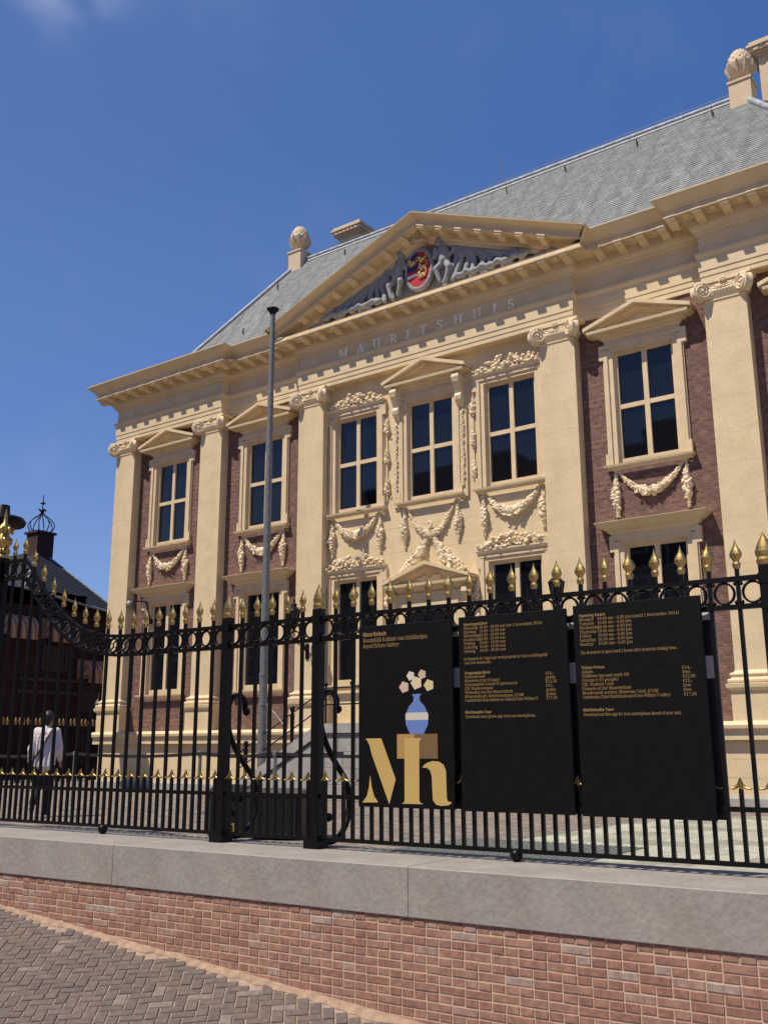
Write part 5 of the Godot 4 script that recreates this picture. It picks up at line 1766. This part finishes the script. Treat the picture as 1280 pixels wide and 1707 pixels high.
# ---------------------------------------------------------------- the passer-by
func passer_by() -> void:
	var o := thing("person", "person in a white long-sleeved shirt and black trousers walking away with a shoulder bag", "person", Vector3(-1.95, 0, 8.75), deg_to_rad(44))
	o.scale = Vector3(0.90, 1.0, 0.92)
	# local axes: walks towards -z, x to the right
	var sh := [Vector3(-0.17, 1.385, 0.0), Vector3(0.17, 1.385, 0.0)]
	var el := [Vector3(-0.245, 1.10, 0.07), Vector3(0.25, 1.11, 0.02)]
	var wr := [Vector3(-0.27, 0.865, -0.02), Vector3(0.24, 0.92, -0.14)]
	var hip := [Vector3(-0.085, 0.90, 0.0), Vector3(0.085, 0.90, 0.0)]
	var kn := [Vector3(-0.10, 0.50, -0.02), Vector3(0.09, 0.49, -0.07)]
	var an := [Vector3(-0.11, 0.24, 0.29), Vector3(0.10, 0.085, 0.0)]
	var toe := [Vector3(-0.12, 0.10, 0.30), Vector3(0.11, 0.035, -0.155)]
	var body := []
	body.append([Vector3(0, 0.92, 0.0), Vector3(0, 1.12, 0.0), 0.125, 0.11])
	body.append([Vector3(-0.05, 1.15, 0.0), Vector3(-0.08, 1.33, 0.01), 0.105, 0.10])
	body.append([Vector3(0.05, 1.15, 0.0), Vector3(0.08, 1.33, 0.01), 0.105, 0.10])
	body.append([Vector3(0, 1.36, 0.0), Vector3(0, 1.50, -0.015), 0.075, 0.052])
	for i in 2:
		body.append([sh[i], el[i], 0.062, 0.046])
		body.append([el[i], wr[i], 0.045, 0.030])
		body.append([hip[i], kn[i], 0.092, 0.058])
		body.append([kn[i], an[i], 0.056, 0.038])
	var mb := MB.new()
	nets(mb, body, 0.014, 0.05)
	# head with face
	var hd := []
	var hc := Vector3(0, 1.605, -0.035)
	hd.append([hc + Vector3(0, 0.025, 0.01), hc + Vector3(0, 0.03, -0.01), 0.088, 0.085])
	hd.append([hc + Vector3(0, -0.04, -0.03), hc + Vector3(0, -0.075, -0.055), 0.062, 0.036])
	hd.append([hc + Vector3(0, -0.09, 0.02), Vector3(0, 1.47, -0.01), 0.05, 0.054])
	hd.append([hc + Vector3(0, 0.0, -0.088), hc + Vector3(0, -0.032, -0.112), 0.009, 0.013])
	hd.append([hc + Vector3(-0.02, -0.062, -0.088), hc + Vector3(0.02, -0.062, -0.088), 0.009, 0.009])
	for s in [-1.0, 1.0]:
		hd.append([hc + Vector3(s * 0.086, 0.012, 0.005), hc + Vector3(s * 0.088, -0.026, -0.004), 0.014, 0.010])
		hd.append([hc + Vector3(s * 0.03, 0.022, -0.083), hc + Vector3(s * 0.042, 0.022, -0.079), 0.009, 0.008])
	nets(mb, hd, 0.006, 0.02)
	# hands
	for i in 2:
		var s := -1.0 if i == 0 else 1.0
		var d: Vector3 = (wr[i] - el[i]).normalized()
		var acr := Vector3(0, 0, 1).cross(d).cross(d).normalized() * -1.0
		var pn := d.cross(acr).normalized() * -s
		var hp := [[wr[i] - d * 0.01, wr[i] + d * 0.05, 0.028, 0.030]]
		for k in 4:
			var b: Vector3 = wr[i] + d * 0.085 + acr * (k - 1.5) * 0.019
			hp.append([wr[i] + d * 0.03 + acr * (k - 1.5) * 0.013, b, 0.013, 0.0105])
			var l: float = [0.036, 0.042, 0.039, 0.031][k]
			var c := b + d * l + pn * 0.008
			hp.append([b, c, 0.0095, 0.0085])
			hp.append([c, c + d * l * 0.55 + pn * 0.022, 0.0085, 0.007])
		hp.append([wr[i] + d * 0.025 - acr * 0.02, wr[i] + d * 0.06 - acr * 0.05 + pn * 0.015, 0.014, 0.011])
		hp.append([wr[i] + d * 0.06 - acr * 0.05 + pn * 0.015, wr[i] + d * 0.09 - acr * 0.056 + pn * 0.03, 0.010, 0.008])
		nets(mb, hp, 0.0045, 0.008)
	lump("body", mb, M.skin, o)
	# shirt
	var sp := []
	sp.append([Vector3(0, 0.86, 0.005), Vector3(0, 1.12, 0.0), 0.158, 0.14])
	sp.append([Vector3(-0.07, 0.88, 0.0), Vector3(-0.085, 1.34, 0.01), 0.125, 0.117])
	sp.append([Vector3(0.07, 0.88, 0.0), Vector3(0.085, 1.34, 0.01), 0.125, 0.117])
	sp.append([Vector3(0, 1.38, 0.0), Vector3(0, 1.455, -0.01), 0.085, 0.066])
	for i in 2:
		sp.append([sh[i], el[i], 0.082, 0.066])
		sp.append([el[i], wr[i] + (el[i] - wr[i]) * 0.12, 0.064, 0.048])
	for k in 7:       # folds
		var x := -0.13 + k * 0.043
		sp.append([Vector3(x, 1.30 - 0.05 * (k % 3), 0.125), Vector3(x + 0.05 * (k % 2 - 0.5), 0.82, 0.145), 0.010, 0.018])
	mb = MB.new()
	nets(mb, sp, 0.013, 0.035)
	lump("shirt", mb, M.shirt, o)
	var tp := []
	tp.append([Vector3(0, 0.93, 0.0), Vector3(0, 0.86, 0.0), 0.135, 0.13])
	for i in 2:
		tp.append([hip[i], kn[i], 0.112, 0.078])
		tp.append([kn[i], an[i], 0.076, 0.062])
	mb = MB.new()
	nets(mb, tp, 0.014, 0.04)
	lump("trousers", mb, M.trousers, o)
	for i in 2:
		mb = MB.new()
		var f := [[an[i], toe[i].lerp(an[i], 0.35), 0.045, 0.042], [toe[i].lerp(an[i], 0.35), toe[i], 0.042, 0.034]]
		var heel: Vector3 = an[i] + (an[i] - toe[i]).normalized() * 0.05
		heel = heel + (Vector3(0, -0.035, 0) if i == 1 else Vector3(0, -0.0, 0.03))
		f.append([an[i], heel, 0.042, 0.036])
		nets(mb, f, 0.009, 0.02)
		lump("shoe", mb, M.leather, o)
	mb = MB.new()
	var hr := [[hc + Vector3(0, 0.045, 0.022), hc + Vector3(0, 0.035, 0.03), 0.092, 0.09], [hc + Vector3(0, -0.02, 0.05), hc + Vector3(0, -0.08, 0.055), 0.07, 0.045], [hc + Vector3(0, 0.075, -0.045), hc + Vector3(0, 0.08, 0.0), 0.05, 0.06]]
	for k in 14:
		var a := k * 0.9
		hr.append([hc + Vector3(cos(a) * 0.07, 0.09 - k * 0.008, 0.03 + sin(a) * 0.05), hc + Vector3(cos(a) * 0.08, 0.03 - k * 0.007, 0.05 + sin(a) * 0.045), 0.016, 0.010])
	nets(mb, hr, 0.008, 0.02)
	lump("hair", mb, M.hair, o)
	mb = MB.new()
	mb.tube(arc([Vector3(0.12, 1.46, -0.04), Vector3(0.12, 1.44, 0.10), Vector3(0.02, 1.25, 0.155), Vector3(-0.12, 1.02, 0.16), Vector3(-0.20, 0.92, 0.10)], 5), [0.013], 6, 2.0)
	mb.chamfer_box(Vector3(-0.225, 0.84, 0.02), Vector3(0.08, 0.22, 0.26), 0.02)
	lump("shoulder_bag", mb, M.leather, o)

# ---------------------------------------------------------------- background at the left
func awning(b: Node, z0: float, z1: float, y0: float, y1: float, x: float, out: float) -> void:
	var mb := MB.new()
	var n := 12
	for i in n:
		mb.col = Color(0.40, 0.17, 0.08) if i % 2 else Color(0.58, 0.40, 0.25)
		var a: float = lerp(z0, z1, float(i) / n)
		var c: float = lerp(z0, z1, float(i + 1) / n)
		for k in 6:
			var t0 := PI * 0.5 * k / 6
			var t1 := PI * 0.5 * (k + 1) / 6
			mb.quad(Vector3(x + sin(t1) * out, y0 + cos(t1) * (y1 - y0), a), Vector3(x + sin(t1) * out, y0 + cos(t1) * (y1 - y0), c), Vector3(x + sin(t0) * out, y0 + cos(t0) * (y1 - y0), c), Vector3(x + sin(t0) * out, y0 + cos(t0) * (y1 - y0), a))
		mb.quad(Vector3(x + out, y0 - 0.16, c), Vector3(x + out, y0 - 0.16, a), Vector3(x + out, y0, a), Vector3(x + out, y0, c))
	for s in [z0, z1]:
		for k in 6:
			mb.col = Color(0.40, 0.17, 0.08) if k % 2 else Color(0.58, 0.40, 0.25)
			var t0 := PI * 0.5 * k / 6
			var t1 := PI * 0.5 * (k + 1) / 6
			mb.tri(Vector3(x, y0, s), Vector3(x + sin(t1) * out, y0 + cos(t1) * (y1 - y0), s), Vector3(x + sin(t0) * out, y0 + cos(t0) * (y1 - y0), s))
	lump("awning", mb, M.awning_cloth, b)

func background() -> void:
	var X := -22.0
	var b := thing("corner_building", "dark brick building at the left with striped awnings, hipped slate roof and brick chimney", "building", Vector3.ZERO)
	var mb := MB.new()
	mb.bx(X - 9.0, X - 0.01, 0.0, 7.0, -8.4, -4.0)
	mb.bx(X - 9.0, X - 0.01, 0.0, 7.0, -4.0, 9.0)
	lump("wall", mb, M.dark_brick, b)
	# eaves
	mb = MB.new()
	var cy := [Vector2(0.0, 6.75), Vector2(0.02, 6.75), Vector2(0.04, 6.95), Vector2(0.25, 7.02), Vector2(0.27, 7.22), Vector2(0.36, 7.35), Vector2(0.0, 7.36)]
	mb.sweep(cy.map(func(q): return q), [Vector2(X - 0.01, -6.75), Vector2(X - 0.01, 9.0)].map(func(q): return Vector2(q.x, q.y)), true)
	for i in mb.v.size():
		mb.v[i].x = 2.0 * (X - 0.01) - mb.v[i].x
		mb.n[i].x = -mb.n[i].x
	lump("eaves_cornice", mb, M.cream, b)
	mb = MB.new()
	var ap := Vector3(X - 3.1, 9.75, -6.6)
	var c := [Vector3(X - 9.0, 7.3, -3.65), Vector3(X + 0.35, 7.3, -3.65), Vector3(X + 0.35, 6.65, -8.9), Vector3(X - 9.0, 6.65, -8.9)]
	# courses of slate on the two visible slopes
	for f in [[c[0], c[1], ap + Vector3(-5.0, 0, 0), ap], [c[1], c[2], ap, ap + Vector3(0, 0, -0.1)]]:
		for k in 22:
			var t0 := k / 22.0
			var t1 := (k + 1) / 22.0
			var lift := Vector3(0.02, 0.02, 0.02)
			mb.quad(f[0].lerp(f[2], t0) + lift, f[1].lerp(f[3], t0) + lift, f[1].lerp(f[3], t1), f[0].lerp(f[2], t1))
			mb.quad(f[0].lerp(f[2], t0), f[1].lerp(f[3], t0), f[1].lerp(f[3], t0) + lift, f[0].lerp(f[2], t0) + lift)
	mb.quad(c[2], c[3], ap + Vector3(-5.0, 0, 0), ap)
	mb.quad(Vector3(X + 0.35, 7.33, 9.0), Vector3(X + 0.35, 7.33, -3.6), Vector3(X - 4.0, 9.2, -4.6), Vector3(X - 4.0, 9.2, 9.0))
	var rf := lump("roof", mb, M.dark_slate, b)
	mb = MB.new()
	mb.tube([c[1], ap], [0.06], 6)
	mb.tube([c[2], ap], [0.06], 6)
	mb.tube([c[1] + Vector3(0.05, 0.05, 0), c[2] + Vector3(0.05, 0.05, 0)], [0.05], 6)
	lump("lead_hip", mb, M.lead, rf)
	mb = MB.new()
	for k in 5:
		mb.col = Color(1.9, 1.8, 1.7) if k == 2 else Color.WHITE
		mb.bx(ap.x - 0.42, ap.x + 0.42, ap.y - 1.1 + k * 0.44 - (0.0 if k < 3 else 0.2), ap.y - 1.1 + (k + 1) * 0.44 - (0.2 if k == 2 or k == 3 else (0.4 if k == 4 else 0.0)), ap.z - 0.42, ap.z + 0.42)
	mb.col = Color.WHITE
	mb.bx(ap.x - 0.5, ap.x + 0.5, ap.y + 0.70, ap.y + 0.80, ap.z - 0.5, ap.z + 0.5)
	lump("chimney", mb, M.dark_brick, b)
	mb = MB.new()
	var t := Vector3(ap.x, ap.y + 0.8, ap.z)
	for i in 8:
		var a := TAU * i / 8
		var d := Vector3(sin(a), 0, cos(a))
		mb.tube(arc([t + d * 0.40, t + d * 0.58 + Vector3(0, 0.28, 0), t + d * 0.45 + Vector3(0, 0.55, 0), t + d * 0.14 + Vector3(0, 0.80, 0), t + Vector3(0, 0.98, 0)], 3), [0.026], 5)
	mb.tube([t + Vector3(0, 0.9, 0), t + Vector3(0, 1.75, 0)], [0.03, 0.018], 5)
	mb.ball(t + Vector3(0, 1.0, 0), Vector3(0.09, 0.12, 0.09), 5, 8)
	for a in 4:
		mb.ball(t + Vector3(sin(a * PI / 2) * 0.16, 1.05, cos(a * PI / 2) * 0.16), Vector3(0.045, 0.045, 0.045), 4, 6)
	mb.ball(t + Vector3(0, 1.36, 0), Vector3(0.12, 0.05, 0.12), 5, 8)
	lump("iron_crown", mb, M.iron, b)
	# windows and shopfront
	for q in [[-5.6, 4.2], [-7.6, 2.6], [-5.6, 0.6], [-7.6, 0.4]]:
		mb = MB.new()
		for s in [-1.0, 1.0]:
			mb.bx(X - 0.05, X + 0.06, q[1], q[1] + 1.9, q[0] + s * 0.55 - 0.05, q[0] + s * 0.55 + 0.05)
			mb.bx(X - 0.05, X + 0.05, q[1] + 0.95 + s * 0.95 - 0.05, q[1] + 0.95 + s * 0.95 + 0.05, q[0] - 0.5, q[0] + 0.5)
		mb.bx(X - 0.05, X + 0.04, q[1] + 0.9, q[1] + 0.98, q[0] - 0.5, q[0] + 0.5)
		var wn := lump("window", mb, M.old_stone if q[1] > 3 else M.dark_slate, b)
		mb = MB.new()
		mb.bx(X - 0.02, X + 0.012, q[1] + 0.05, q[1] + 1.85, q[0] - 0.5, q[0] + 0.5)
		lump("pane", mb, M.old_glass, wn)
	for y in [3.25, 3.75]:
		mb = MB.new()
		mb.bx(X, X + 0.09, y, y + 0.14, -8.3, -4.0)
		lump("string_course", mb, M.old_stone, b)
	awning(b, -6.2, -4.9, 5.45, 6.30, X, 0.75)
	awning(b, -8.2, -6.75, 3.9, 4.75, X, 0.8)
	awning(b, -4.3, -3.0, 5.45, 6.30, X, 0.75)
	# mauve brick house tucked behind the museum corner
	var h := thing("side_house", "mauve brick house wall between the dark building and the museum corner", "building", Vector3.ZERO)
	mb = MB.new()
	mb.bx(-21.6, -14.0, 0.0, 6.3, -16.0, -9.2)
	lump("wall", mb, M.mauve_brick, h)
	mb = MB.new()
	mb.sweep([Vector2(0, 6.25), Vector2(0.05, 6.27), Vector2(0.2, 6.4), Vector2(0.28, 6.5), Vector2(0.28, 6.62), Vector2(0.0, 6.63)], [Vector2(-21.6, -14), Vector2(-21.6, -9.2), Vector2(-14.0, -9.2)], false)
	lump("gutter", mb, M.lead, h)
	mb = MB.new()
	mb.quad(Vector3(-21.9, 6.6, -8.9), Vector3(-13.8, 6.6, -8.9), Vector3(-13.8, 9.0, -13.0), Vector3(-21.9, 9.0, -13.0))
	lump("roof", mb, M.dark_slate, h)
	# low railing with gilt tips in front of it
	var f := thing("low_railing", "distant dark railing with small gilt tips along the left background", "railing", Vector3(-17.6, 0, -5.1))
	var bar := MB.new()
	bar.bx(-0.02, 0.02, 0.0, 1.92, -0.02, 0.02)
	var bm := bar.mesh()
	var tip := MB.new()
	tip.lathe([Vector2(0.03, 0), Vector2(0.05, 0.06), Vector2(0.055, 0.12), Vector2(0.03, 0.2), Vector2(0, 0.28)], 8)
	var tm := tip.mesh()
	for i in 46:
		part("bar", bm, M.iron, f, at(0, 0, i * 0.16))
		part("gilt_tip", tm, M.gold, f, at(0, 1.90, i * 0.16))
	mb = MB.new()
	for y in [0.2, 1.0, 1.7]:
		mb.bx(-0.025, 0.025, y, y + 0.05, -0.02, 7.25)
	lump("rail", mb, M.iron, f)
	# hedge-dark panel of plants is left out; street lantern by the museum corner
	var l := thing("street_lantern", "dark ornate street lantern in front of the mauve brick wall", "street lamp", Vector3(-17.7, 0, -4.6))
	mb = MB.new()
	mb.lathe([Vector2(0.16, 0), Vector2(0.14, 0.3), Vector2(0.07, 0.4), Vector2(0.05, 0.5), Vector2(0.04, 2.0), Vector2(0.08, 2.05), Vector2(0.05, 2.12)], 10)
	mb.tube([Vector3(0, 1.9, -0.3), Vector3(0, 1.9, 0.3)], [0.025], 6)
	lump("post", mb, M.iron, l)
	mb = MB.new()
	mb.lathe([Vector2(0.10, 2.12), Vector2(0.13, 2.16), Vector2(0.22, 2.62), Vector2(0.26, 2.66), Vector2(0.14, 2.86), Vector2(0.08, 2.90), Vector2(0.09, 3.0), Vector2(0.03, 3.06), Vector2(0.0, 3.22)], 6)
	lump("lamp_head", mb, M.iron, l)
	# capped lantern top at the left edge
	var k := thing("lantern_post", "dark lantern post with broad round cap at the left edge, above the gilt crest", "street lamp", Vector3(-12.05, 0, 3.6))
	mb = MB.new()
	mb.lathe([Vector2(0.12, 0), Vector2(0.08, 0.4), Vector2(0.06, 6.5)], 12)
	lump("post", mb, M.iron, k)
	mb = MB.new()
	mb.lathe([Vector2(0.10, 6.5), Vector2(0.2, 6.6), Vector2(0.26, 7.22), Vector2(0.62, 7.28), Vector2(0.68, 7.38), Vector2(0.60, 7.50), Vector2(0.22, 7.56), Vector2(0.20, 7.86), Vector2(0, 7.90)], 16)
	lump("lamp_head", mb, M.iron, k)
	# row of houses across the street, mirrored in the museum windows
	var said := ["set back beyond the trees", "with a plain gable wall", "with tall parapet", "beside the plain gable house", "leftmost in the window reflections", "with stepped parapet", "with many small windows", "rightmost in the window reflections"]
	for i in 8:
		var hs := thing("row_house", "dark brick row house across the street, " + said[i], "building", Vector3(-67.8 + i * 9.2, 0, 36.0), PI, "row houses across the street")
		var top: float = [17.0, 15.5, 16.5, 17.5, 18.5, 20.0, 18.8, 19.6][i]
		mb = MB.new()
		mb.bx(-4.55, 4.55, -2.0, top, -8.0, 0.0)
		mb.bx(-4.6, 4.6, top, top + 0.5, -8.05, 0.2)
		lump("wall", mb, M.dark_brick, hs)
		var fr := MB.new()
		fr.bx(-0.7, 0.7, 0.0, 2.1, 0.0, 0.05)
		var frm := fr.mesh()
		fr = MB.new()
		fr.bx(-0.6, 0.6, 0.1, 2.0, 0.04, 0.06)
		var pnm := fr.mesh()
		for fy in 4:
			for fx in 4:
				var wn := part("window", frm, M.white_paint, hs, at(-3.2 + fx * 2.1, 1.4 + fy * 3.5, 0))
				part("pane", pnm, M.old_glass, wn)

# ---------------------------------------------------------------- sky, sun, camera
func sky_image() -> ImageTexture:
	var W := 1024
	var H := 512
	var im := Image.create(W, H, false, Image.FORMAT_RGBF)
	var fn := FastNoiseLite.new()
	fn.seed = 4
	fn.frequency = 2.2
	fn.fractal_octaves = 5
	var stops := [[-1.0, Color(0.26, 0.25, 0.24)], [-0.02, Color(0.30, 0.30, 0.30)], [0.0, Color(0.42, 0.53, 0.72)], [0.12, Color(0.21, 0.36, 0.69)], [0.30, Color(0.090, 0.195, 0.50)], [0.55, Color(0.050, 0.128, 0.37)], [0.75, Color(0.050, 0.125, 0.355)], [1.0, Color(0.04, 0.10, 0.30)]]
	var wisp := Vector3(-0.640, 0.658, -0.412).normalized()
	for y in H:
		for x in W:
			var th := (0.5 - (y + 0.5) / H) * PI
			var ph := (x + 0.5) / W * TAU
			var d := Vector3(sin(ph) * cos(th), sin(th), -cos(ph) * cos(th))
			var e := sin(th)
			var c: Color = stops[0][1]
			for k in stops.size() - 1:
				if e >= stops[k][0]:
					c = stops[k][1].lerp(stops[k + 1][1], clamp((e - stops[k][0]) / (stops[k + 1][0] - stops[k][0]), 0, 1))
			if e > 0.0:
				# a little paler towards the west, one thin wisp of cloud and faint veils
				var west: float = clamp(-d.x * 0.6 + d.z * 0.2 + 0.15, 0.0, 0.6)
				c = c.lerp(Color(0.24, 0.36, 0.66), west * 0.34)
				var n := fn.get_noise_3d(d.x * 3.0, d.y * 3.0, d.z * 3.0)
				var w1: float = exp(-pow(d.distance_to(wisp) / 0.038, 2.0)) * smoothstep(-0.25, 0.35, fn.get_noise_3d(d.x * 6.0, d.y * 9.0, d.z * 6.0))
				c = c.lerp(Color(0.55, 0.58, 0.74), clamp(w1 * 0.65 + smoothstep(0.1, 0.6, n) * 0.04, 0.0, 1.0))
			im.set_pixel(x, y, c)
	return ImageTexture.create_from_image(im)

func _ready() -> void:
	rng.seed = 20140
	cam = Camera3D.new()
	cam.name = "camera"
	add_child(cam)
	cam.transform = Transform3D(Basis(Vector3(0.80816574, -0.00304752, -0.58894723), Vector3(0.13981257, 0.97239393, 0.18682207), Vector3(0.57211937, -0.23332542, 0.78628155)), Vector3(12.75572, 1.11, 19.21361))
	cam.fov = 55.09
	cam.near = 0.1
	cam.far = 900.0
	cam.current = true
	var we := WorldEnvironment.new()
	we.name = "environment"
	var env := Environment.new()
	env.background_mode = Environment.BG_SKY
	var sky := Sky.new()
	var sm := PanoramaSkyMaterial.new()
	sm.panorama = sky_image()
	sky.sky_material = sm
	env.sky = sky
	env.tonemap_mode = Environment.TONE_MAPPER_LINEAR
	env.tonemap_exposure = 1.07
	env.sdfgi_enabled = true
	env.ssao_enabled = true
	env.ssil_enabled = true
	we.environment = env
	add_child(we)
	var sun := DirectionalLight3D.new()
	sun.name = "sun"
	add_child(sun)
	sun.look_at_from_position(Vector3.ZERO, Vector3(0.57, -1.95, -1.0))
	sun.light_energy = 1.6
	sun.light_color = Color(1.0, 0.955, 0.88)
	sun.light_angular_distance = 0.5
	sun.shadow_enabled = true
	materials()
	grounds()
	museum()
	kerb_wall()
	pavers()
	fence()
	boards()
	forecourt_things()
	passer_by()
	background()
